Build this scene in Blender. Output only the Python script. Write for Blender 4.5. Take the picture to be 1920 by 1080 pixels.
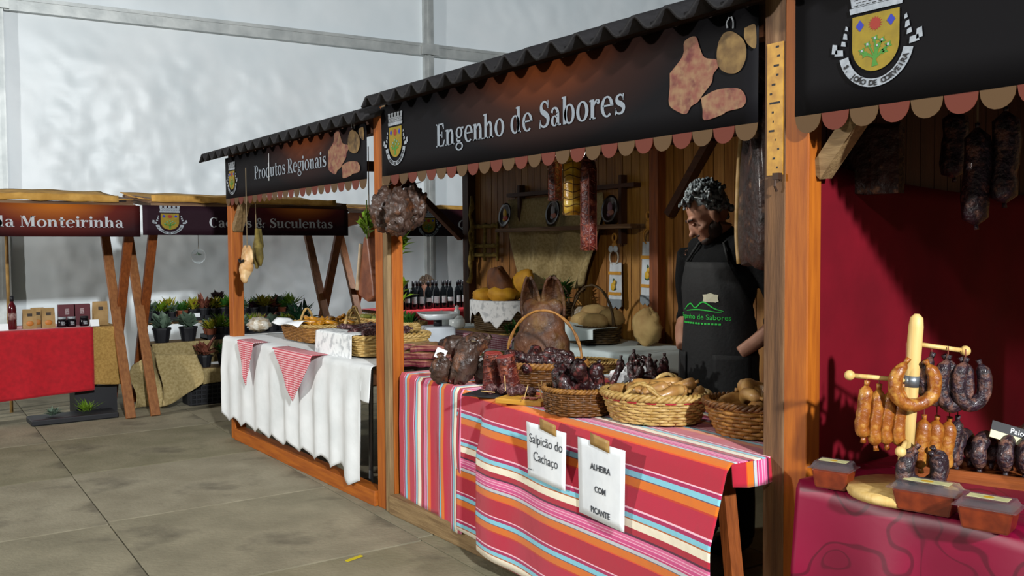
import bpy, bmesh, math, random
from mathutils import Vector, Matrix, noise, Euler
random.seed(7)
R = math.radians
PI = math.pi
for o in list(bpy.data.objects): bpy.data.objects.remove(o)
S = bpy.context.scene
COL = S.collection

# ---------------------------------------------------------------- camera
F, CH, CD = 1700., 1.4, 2.33
YAW, PITCH, ROLL = R(36.2), R(2.45), R(0.4)
CP = Vector((-CD, 0, CH))
FW = Vector((math.sin(YAW)*math.cos(PITCH), math.cos(YAW)*math.cos(PITCH), -math.sin(PITCH)))
r0 = Vector((math.cos(YAW), -math.sin(YAW), 0)); u0 = r0.cross(FW)
RT = r0*math.cos(ROLL)-u0*math.sin(ROLL); UP = u0*math.cos(ROLL)+r0*math.sin(ROLL)
cam = bpy.data.cameras.new('camera'); camo = bpy.data.objects.new('camera', cam); COL.objects.link(camo)
m = Matrix((RT, UP, -FW)).transposed().to_4x4(); m.translation = CP; camo.matrix_world = m
cam.sensor_width = 36; cam.lens = 36*F/1920; cam.clip_start = .05; cam.clip_end = 200
S.camera = camo
def pix(px, py, X=None, Y=None, Z=None, d=None):
    """world point on a given plane of the place (X, Y or Z constant) seen at a photo pixel"""
    v = FW+RT*((px-960)/F)+UP*((540-py)/F)
    if X is not None: t = (X-CP.x)/v.x
    elif Y is not None: t = (Y-CP.y)/v.y
    elif Z is not None: t = (Z-CP.z)/v.z
    else: t = d
    return CP+v*t

# ---------------------------------------------------------------- light
S.view_settings.view_transform = 'Standard'; S.view_settings.look = 'None'
S.view_settings.exposure = 0.0; S.view_settings.gamma = 1; S.view_settings.use_curve_mapping = False
w = bpy.data.worlds.new('tent_air'); S.world = w; w.use_nodes = True
w.node_tree.nodes['Background'].inputs[0].default_value = (.80, .93, 1.0, 1)
w.node_tree.nodes['Background'].inputs[1].default_value = .06
def lamp(name, loc, tgt, power, size, col, spread=180):
    l = bpy.data.lights.new(name, 'AREA'); l.energy = power; l.size = size; l.color = col; l.spread = R(spread)
    o = bpy.data.objects.new(name, l); COL.objects.link(o); o.location = loc
    o.rotation_euler = (Vector(tgt)-Vector(loc)).to_track_quat('-Z', 'Y').to_euler()
    return o
lamp('floodlight_rear', (-3.3, -6.5, 4.7), (.5, 9, 1.8), 1680, .35, (.95, .98, 1.0))
lamp('floodlight_aisle', (-10, 7.0, 3.7), (0, 3.6, 1.0), 710, .35, (1, .97, .93))
lamp('floodlight_front', (-6.0, -2.0, 4.6), (.3, 1.8, 1.0), 105, .4, (1, .96, .9))

# ---------------------------------------------------------------- materials
def lin(h):
    if not isinstance(h, str): return tuple(h)[:3]
    c = [int(h[i:i+2], 16)/255 for i in (0, 2, 4)]
    return tuple(x/12.92 if x <= .04045 else ((x+.055)/1.055)**2.4 for x in c)
MATS = {}
def mat(name, c1, c2=None, rough=.6, metal=0, scale=12, stretch=(1, 1, 1), bump=0, bscale=60, bstretch=(1, 1, 1), spec=.5,
        coat=0, sheen=0, trans=0, emit=0, alpha=1, ior=1.45, lo=.35, hi=.65, detail=4, c3=None, s3=3, lo3=.5, hi3=.6):
    if name in MATS: return MATS[name]
    m = bpy.data.materials.new(name); m.use_nodes = True; MATS[name] = m
    nt = m.node_tree; N = nt.nodes; L = nt.links; b = N['Principled BSDF']
    c1 = lin(c1)
    b.inputs['Base Color'].default_value = (*c1, 1); b.inputs['Roughness'].default_value = rough
    b.inputs['Metallic'].default_value = metal; b.inputs['Specular IOR Level'].default_value = spec
    b.inputs['Coat Weight'].default_value = coat; b.inputs['Coat Roughness'].default_value = .12
    b.inputs['Sheen Weight'].default_value = sheen
    b.inputs['Transmission Weight'].default_value = trans; b.inputs['IOR'].default_value = ior; b.inputs['Alpha'].default_value = alpha
    if emit: b.inputs['Emission Color'].default_value = (*c1, 1); b.inputs['Emission Strength'].default_value = emit
    tc = N.new('ShaderNodeTexCoord')
    def nz(sc, st, det=4):
        mp = N.new('ShaderNodeMapping'); mp.inputs['Scale'].default_value = st; L.new(tc.outputs['Object'], mp.inputs[0])
        t = N.new('ShaderNodeTexNoise'); t.inputs['Scale'].default_value = sc; t.inputs['Detail'].default_value = det
        L.new(mp.outputs[0], t.inputs['Vector']); return t
    def ramp(src, a, bb, lo, hi):
        r = N.new('ShaderNodeValToRGB'); r.color_ramp.elements[0].position = lo; r.color_ramp.elements[1].position = hi
        r.color_ramp.elements[0].color = (*a, 1); r.color_ramp.elements[1].color = (*bb, 1)
        L.new(src, r.inputs[0]); return r.outputs[0]
    if c2 is not None:
        out = ramp(nz(scale, stretch, detail).outputs[0], c1, lin(c2), lo, hi)
        if c3 is not None:
            f = ramp(nz(s3, stretch).outputs[0], (0, 0, 0), (1, 1, 1), lo3, hi3)
            mx = N.new('ShaderNodeMixRGB'); L.new(f, mx.inputs[0]); L.new(out, mx.inputs[1]); mx.inputs[2].default_value = (*lin(c3), 1)
            out = mx.outputs[0]
        L.new(out, b.inputs['Base Color'])
    if bump:
        t = nz(bscale, bstretch); bp = N.new('ShaderNodeBump'); bp.inputs['Strength'].default_value = bump; bp.inputs['Distance'].default_value = .01
        L.new(t.outputs[0], bp.inputs['Height']); L.new(bp.outputs[0], b.inputs['Normal'])
    return m
def uvramp(name, stops, axis=0, period=1., rough=.8, extra_noise=.06, bump=.15):
    """striped cloth: constant colour ramp over one UV axis (metres)"""
    m = bpy.data.materials.new(name); m.use_nodes = True; MATS[name] = m
    nt = m.node_tree; N = nt.nodes; L = nt.links; b = N['Principled BSDF']; b.inputs['Roughness'].default_value = rough
    b.inputs['Sheen Weight'].default_value = .2; b.inputs['Specular IOR Level'].default_value = .25
    uv = N.new('ShaderNodeUVMap'); sp = N.new('ShaderNodeSeparateXYZ'); L.new(uv.outputs[0], sp.inputs[0])
    dv = N.new('ShaderNodeMath'); dv.operation = 'DIVIDE'; dv.inputs[1].default_value = period; L.new(sp.outputs[axis], dv.inputs[0])
    fr = N.new('ShaderNodeMath'); fr.operation = 'FRACT'; L.new(dv.outputs[0], fr.inputs[0])
    r = N.new('ShaderNodeValToRGB'); r.color_ramp.interpolation = 'CONSTANT'; e = r.color_ramp.elements
    while len(e) > 1: e.remove(e[-1])
    e[0].position = 0; e[0].color = (*lin(stops[0][1]), 1)
    for p, c in stops[1:]:
        k = e.new(p); k.color = (*lin(c), 1)
    L.new(fr.outputs[0], r.inputs[0])
    t = N.new('ShaderNodeTexNoise'); t.inputs['Scale'].default_value = 400; L.new(uv.outputs[0], t.inputs['Vector'])
    mx = N.new('ShaderNodeMixRGB'); mx.blend_type = 'OVERLAY'; mx.inputs[0].default_value = extra_noise*3
    L.new(r.outputs[0], mx.inputs[1]); L.new(t.outputs[0], mx.inputs[2]); L.new(mx.outputs[0], b.inputs['Base Color'])
    t2 = N.new('ShaderNodeTexNoise'); t2.inputs['Scale'].default_value = 14; L.new(uv.outputs[0], t2.inputs['Vector'])
    bp = N.new('ShaderNodeBump'); bp.inputs['Strength'].default_value = bump; bp.inputs['Distance'].default_value = .02
    L.new(t2.outputs[0], bp.inputs['Height']); L.new(bp.outputs[0], b.inputs['Normal'])
    return m
def gingham(name, ca, cb, cc, size):
    m = bpy.data.materials.new(name); m.use_nodes = True; MATS[name] = m
    nt = m.node_tree; N = nt.nodes; L = nt.links; b = N['Principled BSDF']; b.inputs['Roughness'].default_value = .85
    uv = N.new('ShaderNodeUVMap'); sp = N.new('ShaderNodeSeparateXYZ'); L.new(uv.outputs[0], sp.inputs[0])
    o = []
    for ax in (0, 1):
        d = N.new('ShaderNodeMath'); d.operation = 'DIVIDE'; d.inputs[1].default_value = size; L.new(sp.outputs[ax], d.inputs[0])
        f = N.new('ShaderNodeMath'); f.operation = 'FRACT'; L.new(d.outputs[0], f.inputs[0])
        g = N.new('ShaderNodeMath'); g.operation = 'GREATER_THAN'; g.inputs[1].default_value = .5; L.new(f.outputs[0], g.inputs[0]); o.append(g)
    a = N.new('ShaderNodeMath'); a.operation = 'ADD'; L.new(o[0].outputs[0], a.inputs[0]); L.new(o[1].outputs[0], a.inputs[1])
    h = N.new('ShaderNodeMath'); h.operation = 'MULTIPLY'; h.inputs[1].default_value = .5; L.new(a.outputs[0], h.inputs[0])
    r = N.new('ShaderNodeValToRGB'); r.color_ramp.interpolation = 'CONSTANT'; e = r.color_ramp.elements
    e[0].position = 0; e[0].color = (*lin(ca), 1); e[1].position = .9; e[1].color = (*lin(cc), 1); k = e.new(.4); k.color = (*lin(cb), 1)
    L.new(h.outputs[0], r.inputs[0]); L.new(r.outputs[0], b.inputs['Base Color'])
    return m
def print_mat(name, base, glow, centre, radius, base2=None):
    """printed banner: dark ground with an orange-brown printed cloud (its own ink) around a point of the banner"""
    m = bpy.data.materials.new(name); m.use_nodes = True; MATS[name] = m
    nt = m.node_tree; N = nt.nodes; L = nt.links; b = N['Principled BSDF']; b.inputs['Roughness'].default_value = .7
    b.inputs['Specular IOR Level'].default_value = .15
    tc = N.new('ShaderNodeTexCoord'); mp = N.new('ShaderNodeMapping'); mp.vector_type = 'POINT'
    mp.inputs['Location'].default_value = [-centre[i]/radius[i] for i in range(3)]; mp.inputs['Scale'].default_value = [1/r for r in radius]
    L.new(tc.outputs['Object'], mp.inputs[0])
    g = N.new('ShaderNodeTexGradient'); g.gradient_type = 'SPHERICAL'; L.new(mp.outputs[0], g.inputs[0])
    r = N.new('ShaderNodeValToRGB'); e = r.color_ramp.elements; e[0].color = (*lin(base), 1); e[1].color = (*lin(glow), 1); e[1].position = .95
    k = e.new(.4); k.color = (*lin(base2 or base), 1)
    L.new(g.outputs[0], r.inputs[0]); L.new(r.outputs[0], b.inputs['Base Color'])
    return m

def wood(name, c1, c2, axis, rough=.5, bump=.2, c3=None, sc=9, coat=0):
    st = [6, 6, 6]; st['XYZ'.index(axis)] = .5
    return mat(name, c1, c2, rough, scale=sc, stretch=tuple(st), bump=bump, bscale=30, bstretch=tuple(st), c3=c3, coat=coat, lo=.3, hi=.7)
def orange(a): return wood('orange_stained_wood_'+a, 'a85c0c', '8a4404', a, .6, .1)
def brownw(a): return wood('worn_brown_wood_'+a, '6e4c2c', '4a301a', a, .65, .3, c3='826446', sc=7)
def oldw(a): return wood('weathered_grey_wood_'+a, '8f7650', '6b5334', a, .7, .3)
def redw(a): return wood('red_brown_wood_'+a, '8c4a1e', '6a3413', a, .5, .15)
def darkw(a): return wood('dark_brown_wood_'+a, '4a2812', '341a0a', a, .6, .2)
def plank_mat(k): return wood('wall_plank_wood_%d' % k, ('a87a34', '98692a', 'a37338', '8f5f24')[k], ('875a22', '77491a', '835625', '70430f')[k], 'Z', .5, .15)
WHITE_CLOTH = mat('white_cotton', 'd8dbdb', 'c9cdcd', .9, bump=.35, bscale=14, scale=5, sheen=.1)
BURLAP = mat('burlap', 'b08c4c', '97743a', .95, bump=.5, bscale=160, scale=60)
BURLAP2 = mat('pale_burlap', 'a8966a', '8e7c50', .95, bump=.5, bscale=150, scale=50)
CANVAS = mat('ochre_canvas', 'c79a4e', 'ad8038', .9, bump=.4, bscale=20, scale=9)
BLACKP = mat('black_plastic', '14151a', None, .5)
PAPER = mat('white_paper', 'e8ecee', 'd9dee2', .8, bump=.35, bscale=9, scale=6)
INK = mat('black_ink', '3a3e44', None, .8)

# ---------------------------------------------------------------- mesh builder
def frame(d, up=Vector((0, 0, 1))):
    d = d.normalized(); x = up.cross(d)
    if x.length < 1e-4: x = Vector((1, 0, 0)).cross(d)
    x.normalize(); return x, d.cross(x)
def crom(pts, n):
    pts = [Vector(p) for p in pts]; out = []
    P = [pts[0]*2-pts[1]]+pts+[pts[-1]*2-pts[-2]]
    for i in range(1, len(P)-2):
        for k in range(n):
            t = k/n; a, b, c, d = P[i-1:i+3]
            out.append(.5*((2*b)+(c-a)*t+(2*a-5*b+4*c-d)*t*t+(3*b-a-3*c+d)*t**3))
    return out+[pts[-1]]
def lerp(a, b, t): return a+(b-a)*t
class MB:
    def __init__(s): s.v = []; s.f = []; s.m = []; s.uv = {}
    def add(s, vs, fs, mi=0):
        n = len(s.v); s.v += [Vector(v) for v in vs]; s.f += [[i+n for i in f] for f in fs]; s.m += [mi]*len(fs); return s
    def box(s, c, d, rot=None, mi=0):
        c = Vector(c); vs = [Vector((x*d[0]/2, y*d[1]/2, z*d[2]/2)) for x in (-1, 1) for y in (-1, 1) for z in (-1, 1)]
        if rot is not None: M3 = Euler(rot).to_matrix(); vs = [M3 @ v for v in vs]
        return s.add([c+v for v in vs], [(0, 1, 3, 2), (4, 6, 7, 5), (0, 4, 5, 1), (2, 3, 7, 6), (0, 2, 6, 4), (1, 5, 7, 3)], mi)
    def bbox(s, a, b, mi=0): return s.box([(x+y)/2 for x, y in zip(a, b)], [abs(y-x) for x, y in zip(a, b)], None, mi)
    def beam(s, p, q, w, h, up=(0, 0, 1), mi=0):
        p, q = Vector(p), Vector(q); x, y = frame(q-p, Vector(up)); vs = []
        for e in (p, q):
            for a, b in ((-1, -1), (1, -1), (1, 1), (-1, 1)): vs.append(e+x*a*w/2+y*b*h/2)
        return s.add(vs, [(3, 2, 1, 0), (4, 5, 6, 7)]+[(i, (i+1) % 4, 4+(i+1) % 4, 4+i) for i in range(4)], mi)
    def tube(s, pts, r, n=8, cap=True, mi=0, closed=False, squash=1., up=(0, 0, 1)):
        pts = [Vector(p) for p in pts]; k = len(pts); rr = r if isinstance(r, (list, tuple)) else [r]*k; vs = []; fs = []
        px = None
        for i, p in enumerate(pts):
            d = (pts[(i+1) % k]-pts[i-1]) if closed or 0 < i < k-1 else (pts[1]-pts[0] if i == 0 else pts[-1]-pts[-2])
            if d.length < 1e-9: d = Vector((0, 0, 1))
            if px is None: x, y = frame(d, Vector(up))
            else:
                dn = d.normalized(); x = px-dn*px.dot(dn)
                if x.length < 1e-6: x, y = frame(d)
                else: x.normalize(); y = dn.cross(x)
            px = x
            for j in range(n):
                a = 2*PI*j/n; vs.append(p+x*math.cos(a)*rr[i]+y*math.sin(a)*rr[i]*squash)
        for i in range(k if closed else k-1):
            for j in range(n): fs.append((i*n+j, i*n+(j+1) % n, (i+1) % k*n+(j+1) % n, (i+1) % k*n+j))
        if cap and not closed: fs += [tuple(range(n-1, -1, -1)), tuple(range((k-1)*n, k*n))]
        return s.add(vs, fs, mi)
    def lathe(s, prof, c=(0, 0, 0), n=20, mi=0, sx=1, sy=1):
        vs = [(c[0]+r*math.cos(2*PI*j/n)*sx, c[1]+r*math.sin(2*PI*j/n)*sy, c[2]+z) for r, z in prof for j in range(n)]
        fs = [(i*n+j, i*n+(j+1) % n, (i+1)*n+(j+1) % n, (i+1)*n+j) for i in range(len(prof)-1) for j in range(n)]
        if prof[0][0] > 1e-5: fs.append(tuple(range(n-1, -1, -1)))
        if prof[-1][0] > 1e-5: fs.append(tuple(range((len(prof)-1)*n, len(prof)*n)))
        return s.add(vs, fs, mi)
    def ell(s, c, r, rot=None, nu=14, nv=9, amp=0, fq=6, seed=0, mi=0):
        c = Vector(c); M3 = rot if isinstance(rot, Matrix) else (Euler(rot).to_matrix() if rot else Matrix.Identity(3)); vs = []; fs = []
        def pt(u, v):
            n = Vector((math.sin(v)*math.cos(u), math.sin(v)*math.sin(u), math.cos(v)))
            k = 1+(amp*(noise.noise(n*fq*.35+Vector((seed*3.1, seed*1.7, seed)))+.45*noise.noise(n*fq*.9+Vector((seed, seed*2.3, 4)))) if amp else 0)
            return c+M3 @ Vector((n.x*r[0]*k, n.y*r[1]*k, n.z*r[2]*k))
        vs.append(pt(0, 0))
        for i in range(1, nv):
            for j in range(nu): vs.append(pt(2*PI*j/nu, PI*i/nv))
        vs.append(pt(0, PI)); L = len(vs)-1
        for j in range(nu): fs.append((0, 1+j, 1+(j+1) % nu)); fs.append((L, L-nu+(j+1) % nu, L-nu+j))
        for i in range(nv-2):
            for j in range(nu): a = 1+i*nu; fs.append((a+j, a+nu+j, a+nu+(j+1) % nu, a+(j+1) % nu))
        return s.add(vs, fs, mi)
    def grid(s, fn, nu, nv, uvfn=None, mi=0):
        n0 = len(s.v); vs = [fn(i/nu, j/nv) for j in range(nv+1) for i in range(nu+1)]
        fs = [(j*(nu+1)+i, j*(nu+1)+i+1, (j+1)*(nu+1)+i+1, (j+1)*(nu+1)+i) for j in range(nv) for i in range(nu)]
        if uvfn:
            for j in range(nv+1):
                for i in range(nu+1): s.uv[n0+j*(nu+1)+i] = uvfn(i/nu, j/nv)
        return s.add(vs, fs, mi)
    def poly(s, pts, off=0., mi=0):
        return s.add([(p[0], -off, p[1]) for p in pts], [tuple(range(len(pts)))], mi)
    def slab(s, pts, y0, y1, mi=0):
        n = len(pts); vs = [(p[0], y0, p[1]) for p in pts]+[(p[0], y1, p[1]) for p in pts]
        return s.add(vs, [tuple(range(n)), tuple(range(2*n-1, n-1, -1))]+[(i, n+i, n+(i+1) % n, (i+1) % n) for i in range(n)], mi)
    def mesh(s, name, mats, smooth=False, inv=None):
        me = bpy.data.meshes.new(name); me.from_pydata([(inv @ v if inv else v) for v in s.v], [], s.f)
        for m in (mats if isinstance(mats, (list, tuple)) else [mats]): me.materials.append(m)
        me.polygons.foreach_set('material_index', s.m)
        if smooth: me.polygons.foreach_set('use_smooth', [True]*len(s.f))
        if s.uv:
            ul = me.uv_layers.new(name='UVMap')
            for lp in me.loops:
                ul.data[lp.index].uv = s.uv.get(lp.vertex_index, (0, 0))
        me.update(); return me
WM = {}
def tag(o, label=None, cat=None, group=None, kind=None):
    if label: o['label'] = label
    if cat: o['category'] = cat
    if group: o['group'] = group
    if kind: o['kind'] = kind
    return o
def thing(name, label, cat, loc=(0, 0, 0), rz=0, group=None, rot=None, kind=None):
    o = bpy.data.objects.new(name, None); COL.objects.link(o); o.empty_display_size = .05
    o.location = loc; o.rotation_euler = rot or (0, 0, rz); tag(o, label, cat, group, kind)
    WM[o.name] = Matrix.Translation(Vector(loc)) @ o.rotation_euler.to_matrix().to_4x4(); return o
def part(name, mb, mats, parent, smooth=False, world=False, solid=0, label=None, kind=None, bev=0):
    me = mb if isinstance(mb, bpy.types.Mesh) else mb.mesh(name, mats, smooth, WM[parent.name].inverted() if world else None)
    o = bpy.data.objects.new(name, me); COL.objects.link(o); o.parent = parent; WM[o.name] = WM[parent.name]
    if solid: d = o.modifiers.new('thickness', 'SOLIDIFY'); d.thickness = solid; d.offset = -1
    if bev: d = o.modifiers.new('edge', 'BEVEL'); d.width = bev; d.segments = 2; d.limit_method = 'ANGLE'
    tag(o, label, None, None, kind); return o
def single(name, mb, mats, label, cat, loc=(0, 0, 0), rz=0, group=None, smooth=False, world=False, solid=0, kind=None, rot=None, bev=0):
    T = Matrix.Translation(Vector(loc)) @ (Euler(rot) if rot else Euler((0, 0, rz))).to_matrix().to_4x4()
    me = mb if isinstance(mb, bpy.types.Mesh) else mb.mesh(name, mats, smooth, T.inverted() if world else None)
    o = bpy.data.objects.new(name, me); COL.objects.link(o); o.location = loc; o.rotation_euler = rot or (0, 0, rz)
    WM[o.name] = T
    if solid: d = o.modifiers.new('thickness', 'SOLIDIFY'); d.thickness = solid; d.offset = -1
    if bev: d = o.modifiers.new('edge', 'BEVEL'); d.width = bev; d.segments = 2; d.limit_method = 'ANGLE'
    return tag(o, label, cat, group, kind)
def dup(o, loc, rz=None, rot=None, scale=None, label=None, group=None, parent=None):
    c = o.copy(); COL.objects.link(c)
    if parent is None:
        c.location = loc
        if rot is not None: c.rotation_euler = rot
        elif rz is not None: c.rotation_euler = (0, 0, rz)
        if scale: c.scale = (scale,)*3 if not isinstance(scale, (tuple, list)) else scale
        if label: c['label'] = label
        if group: c['group'] = group
    else: c.parent = parent
    for ch in [x for x in bpy.data.objects if x.parent == o]: dup(ch, None, parent=c)
    return c
def fuse(mb, voxel, it=4, fac=.5):
    """melt overlapping volumes into one continuous surface"""
    me = mb.mesh('tmp', [], True); o = bpy.data.objects.new('tmp', me); COL.objects.link(o)
    d = o.modifiers.new('r', 'REMESH'); d.mode = 'VOXEL'; d.voxel_size = voxel
    if it: d = o.modifiers.new('s', 'SMOOTH'); d.iterations = it; d.factor = fac
    dg = bpy.context.evaluated_depsgraph_get(); me2 = bpy.data.meshes.new_from_object(o.evaluated_get(dg))
    bpy.data.objects.remove(o); bpy.data.meshes.remove(me)
    me2.polygons.foreach_set('use_smooth', [True]*len(me2.polygons)); return me2
def withmat(me, *ms):
    me.materials.clear()
    for m in ms: me.materials.append(m)
    return me

# ================================================================ SETTING
CONC = [mat('concrete_%d' % k, c, d, .85, scale=3.2, bump=.35, bscale=45, c3='3a352e', s3=2.1, lo3=.56, hi3=.78, spec=.25)
        for k, (c, d) in enumerate((('7c7662', '8f8872'), ('757059', '88816a'), ('827b67', '958e79')))]
fb = MB(); fb.bbox((-9, -9, -.12), (13, 13, -.03))
floor = single('floor', fb, mat('floor_joint', '1d1a14', None, .95), 'dusty concrete slab floor of the tent hall', 'floor', kind='structure')
SLAB = []
k = 0
for k in range(3):
    sb = MB(); sb.bbox((-.596, -.594, -.03), (.596, .594, 0)); SLAB.append(sb.mesh('slab', CONC[k]))
fr = R(-2.4)
for i in range(-4, 8):
    for j in range(-3, 8):
        x = -.66+i*1.2; y = 4.37+j*1.205
        o = bpy.data.objects.new('slab', SLAB[(i*3+j*5) % 3]); COL.objects.link(o); o.parent = floor
        o.location = (x-(-.041)*(y-5.6), y, 0); o.rotation_euler = (0, 0, R(-2.2)); WM[o.name] = Matrix.Identity(4)
# tent wall: points A-B on the ground line
WA, WB = Vector((-.99, 11.0, 0)), Vector((3.94, 10.44, 0)); WD = (WB-WA).normalized(); WN = Vector((WD.y, -WD.x, 0))
BAY = (WB-WA).length
TENT = mat('tent_skin', 'e0e7ea', 'd6dfe3', .38, scale=1.4, bump=.16, bscale=5, spec=.5)
wall = bpy.data.objects.new('wall_back', None); COL.objects.link(wall); tag(wall, 'white plastic tent wall behind the stalls', None, None, 'structure'); WM[wall.name] = Matrix.Identity(4)
def sheet(s0, s1, z0, z1, seed):
    mb = MB(); nu, nv = 130, 90
    def fn(u, v):
        s, z = lerp(s0, s1, u), lerp(z0, z1, v)
        e = min(u, 1-u, v, 1-v)*8; e = min(1, e)
        q = Vector((s*1.1, z*.7, seed))
        d = .04*noise.noise(q)+.018*abs(noise.noise(Vector((s*2.2+z*1.4, z*2.6-s*.6, seed+4))))+.014*noise.noise(Vector((s*6+z*3, z*7, seed+9)))*(1.6-min(1.2, z*.3))+.010*abs(noise.noise(Vector((s*11, z*5+s*4, seed+2))))*(1.5-min(1.3, z*.35))
        return WA+WD*s+WN*(d*e)+Vector((0, 0, z))
    mb.grid(fn, nu, nv); return mb
for b in range(-1, 3):
    part('tent_panel', sheet(b*BAY+.05, (b+1)*BAY-.05, 0, 3.98, b*7), TENT, wall, True)
    part('tent_panel', sheet(b*BAY+.05, (b+1)*BAY-.05, 4.1, 8.5, b*7+3), TENT, wall, True)
ALU = mat('painted_aluminium', 'b9bdbb', 'a3a8a7', .45, metal=.35, scale=6, bump=.1, bscale=18)
tb = MB(); tr = thing('trim_1', 'pale grey metal frame of the tent wall', None, (0, 0, 0), kind='structure')
for b in range(-1, 3):
    p, q = WA+WD*(b*BAY+.07)+WN*.03, WA+WD*((b+1)*BAY-.07)+WN*.03; z = Vector((0, 0, 4.03))
    g = MB(); g.beam(p+z, q+z, .10, .155); g.beam(p+z+WN*.052+Vector((0, 0, .05)), q+z+WN*.052+Vector((0, 0, .05)), .02, .03)
    part('rail', g, ALU, tr)
for b in range(0, 3):
    p = WA+WD*(b*BAY)+WN*.02; g = MB()
    g.beam(p, p+Vector((0, 0, 8.5)), .13, .12, up=WN); g.beam(p+WN*.07, p+WN*.07+Vector((0, 0, 8.5)), .03, .02, up=WN)
    part('upright', g, ALU, tr)
    g = MB(); g.box(p+WN*.09+Vector((0, 0, 4.03)), (.24, .03, .14), (0, 0, math.atan2(WD.y, WD.x))); part('bracket', g, ALU, tr)

# ================================================================ LETTERING (flat print)
class Glyphs(MB):
    pass
def ribbon2(mb, pts, ws, T, off=0, mi=0):
    P = crom([(p[0], p[1], w) for p, w in zip(pts, ws)], 5); vs = []
    for i, p in enumerate(P):
        d = (P[min(i+1, len(P)-1)]-P[max(i-1, 0)]); d.z = 0; d.normalize()
        for sg in (1, -1): vs.append(T(p.x-d.y*sg*p.z/2, p.y+d.x*sg*p.z/2))
    mb.add([(a, -off, b) for a, b in vs], [(2*i, 2*i+1, 2*i+3, 2*i+2) for i in range(len(P)-1)], mi)
def ring2(mb, cx, cy, rx, ry, tx, ty, T, a0=0, a1=360, off=0, n=26, mi=0):
    vs = []
    for i in range(n+1):
        a = R(lerp(a0, a1, i/n)); c, s_ = math.cos(a), math.sin(a)
        vs += [T(cx+rx*c, cy+ry*s_), T(cx+(rx-tx)*c, cy+(ry-ty)*s_)]
    mb.add([(a, -off, b) for a, b in vs], [(2*i, 2*i+1, 2*i+3, 2*i+2) for i in range(n)], mi)
def glyph(mb, ch, T, off):
    S_, e, X = .18, .07, .68
    def rect(a, b, c, d): mb.poly([T(a, b), T(c, b), T(c, d), T(a, d)], off)
    def pol(*p): mb.poly([T(*q) for q in p], off)
    def rb(p, w): ribbon2(mb, p, w, T, off)
    def rg(*a, a0=0, a1=360): ring2(mb, *a, T, a0, a1, off)
    def disc(x, y, r): mb.poly([T(x+r*math.cos(i*PI/6), y+r*math.sin(i*PI/6)) for i in range(12)], off)
    def stem(x, y1, y0=0, bl=e, br=e, fl=True):
        rect(x, y0, x+S_, y1)
        if bl or br: rect(x-bl, 0, x+S_+br, .05)
        if fl: pol((x-e, y1-.02), (x-e, y1-.07), (x, y1-.07), (x, y1))
    def arch():
        rb([(.23, .44), (.31, .59), (.42, .63), (.51, .56), (.54, .42)], [.03, .08, .11, .15, .18]); rect(.45, 0, .63, .43); rect(.40, 0, .70, .05)
    if ch == 'o': rg(.36, .34, .33, .36, .17, .06); return .74
    if ch == 'e': rg(.34, .34, .32, .36, .16, .06, a0=0, a1=312); rect(.12, .34, .655, .40); return .68
    if ch == 'c': rg(.35, .34, .32, .36, .17, .06, a0=48, a1=312); disc(.55, .54, .085); return .64
    if ch == 'd': rg(.33, .34, .30, .36, .16, .06); stem(.46, 1.0, bl=0); return .78
    if ch == 'b': stem(.09, 1.0, bl=0, br=0); rg(.45, .34, .30, .36, .16, .06); return .80
    if ch == 'a':
        rb([(.10, .50), (.16, .62), (.28, .66), (.41, .59), (.45, .45)], [.13, .09, .07, .13, .17]); rect(.365, .04, .535, .47)
        rg(.27, .19, .22, .2, .15, .05, a0=45, a1=335); rect(.5, 0, .63, .06); return .66
    if ch == 'g':
        rg(.32, .46, .26, .24, .13, .06); rect(.5, .6, .66, .68); rb([(.2, .27), (.14, .17), (.24, .10), (.42, .08)], [.05, .07, .1, .12])
        rg(.32, -.12, .29, .18, .1, .06); return .70
    if ch == 'n': stem(.07, X); arch(); return .76
    if ch == 'h': stem(.07, 1.0); arch(); return .76
    if ch == 'i': stem(.08, X); disc(.17, .90, .105); return .36
    if ch == 'l': stem(.08, 1.0); return .36
    if ch == 'r': stem(.07, X); rb([(.23, .44), (.31, .58), (.42, .62)], [.04, .09, .10]); disc(.46, .57, .085); return .57
    if ch == 't': rect(.13, .1, .31, .9); rb([(.22, .16), (.25, .06), (.34, .03), (.44, .09)], [.18, .13, .07, .04]); rect(.02, .61, .44, .68); return .48
    if ch == 'u':
        stem(.07, X, y0=.12, bl=0, br=0); rb([(.16, .2), (.20, .08), (.32, .04), (.46, .13)], [.17, .15, .09, .04]); stem(.46, X, bl=0, br=.06); return .76
    if ch in 'sS':
        k = 1.48 if ch == 'S' else 1; j = 1.22 if ch == 'S' else 1
        P = [(.47, .50), (.4, .62), (.27, .65), (.15, .56), (.18, .43), (.33, .35), (.47, .25), (.45, .10), (.30, .03), (.15, .07), (.08, .21)]
        rb([(x*j, y*k) for x, y in P], [v*(1.2 if ch == 'S' else 1) for v in [.05, .06, .07, .12, .16, .18, .16, .12, .07, .06, .05]])
        if ch == 'S': rect(.56, .72, .61, 1.0); rect(.07, .0, .12, .30)
        else: rect(.44, .47, .49, .68); rect(.06, 0, .11, .22)
        return .70 if ch == 'S' else .57
    if ch == 'E':
        rect(.1, 0, .3, 1); rect(.02, 0, .66, .06); rect(.02, .94, .64, 1); rect(.3, .48, .5, .54); rect(.47, .38, .52, .64)
        pol((.64, 0), (.72, .28), (.66, .28), (.52, .06)); pol((.64, 1), (.66, .74), (.6, .74), (.5, .94)); return .78
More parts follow.
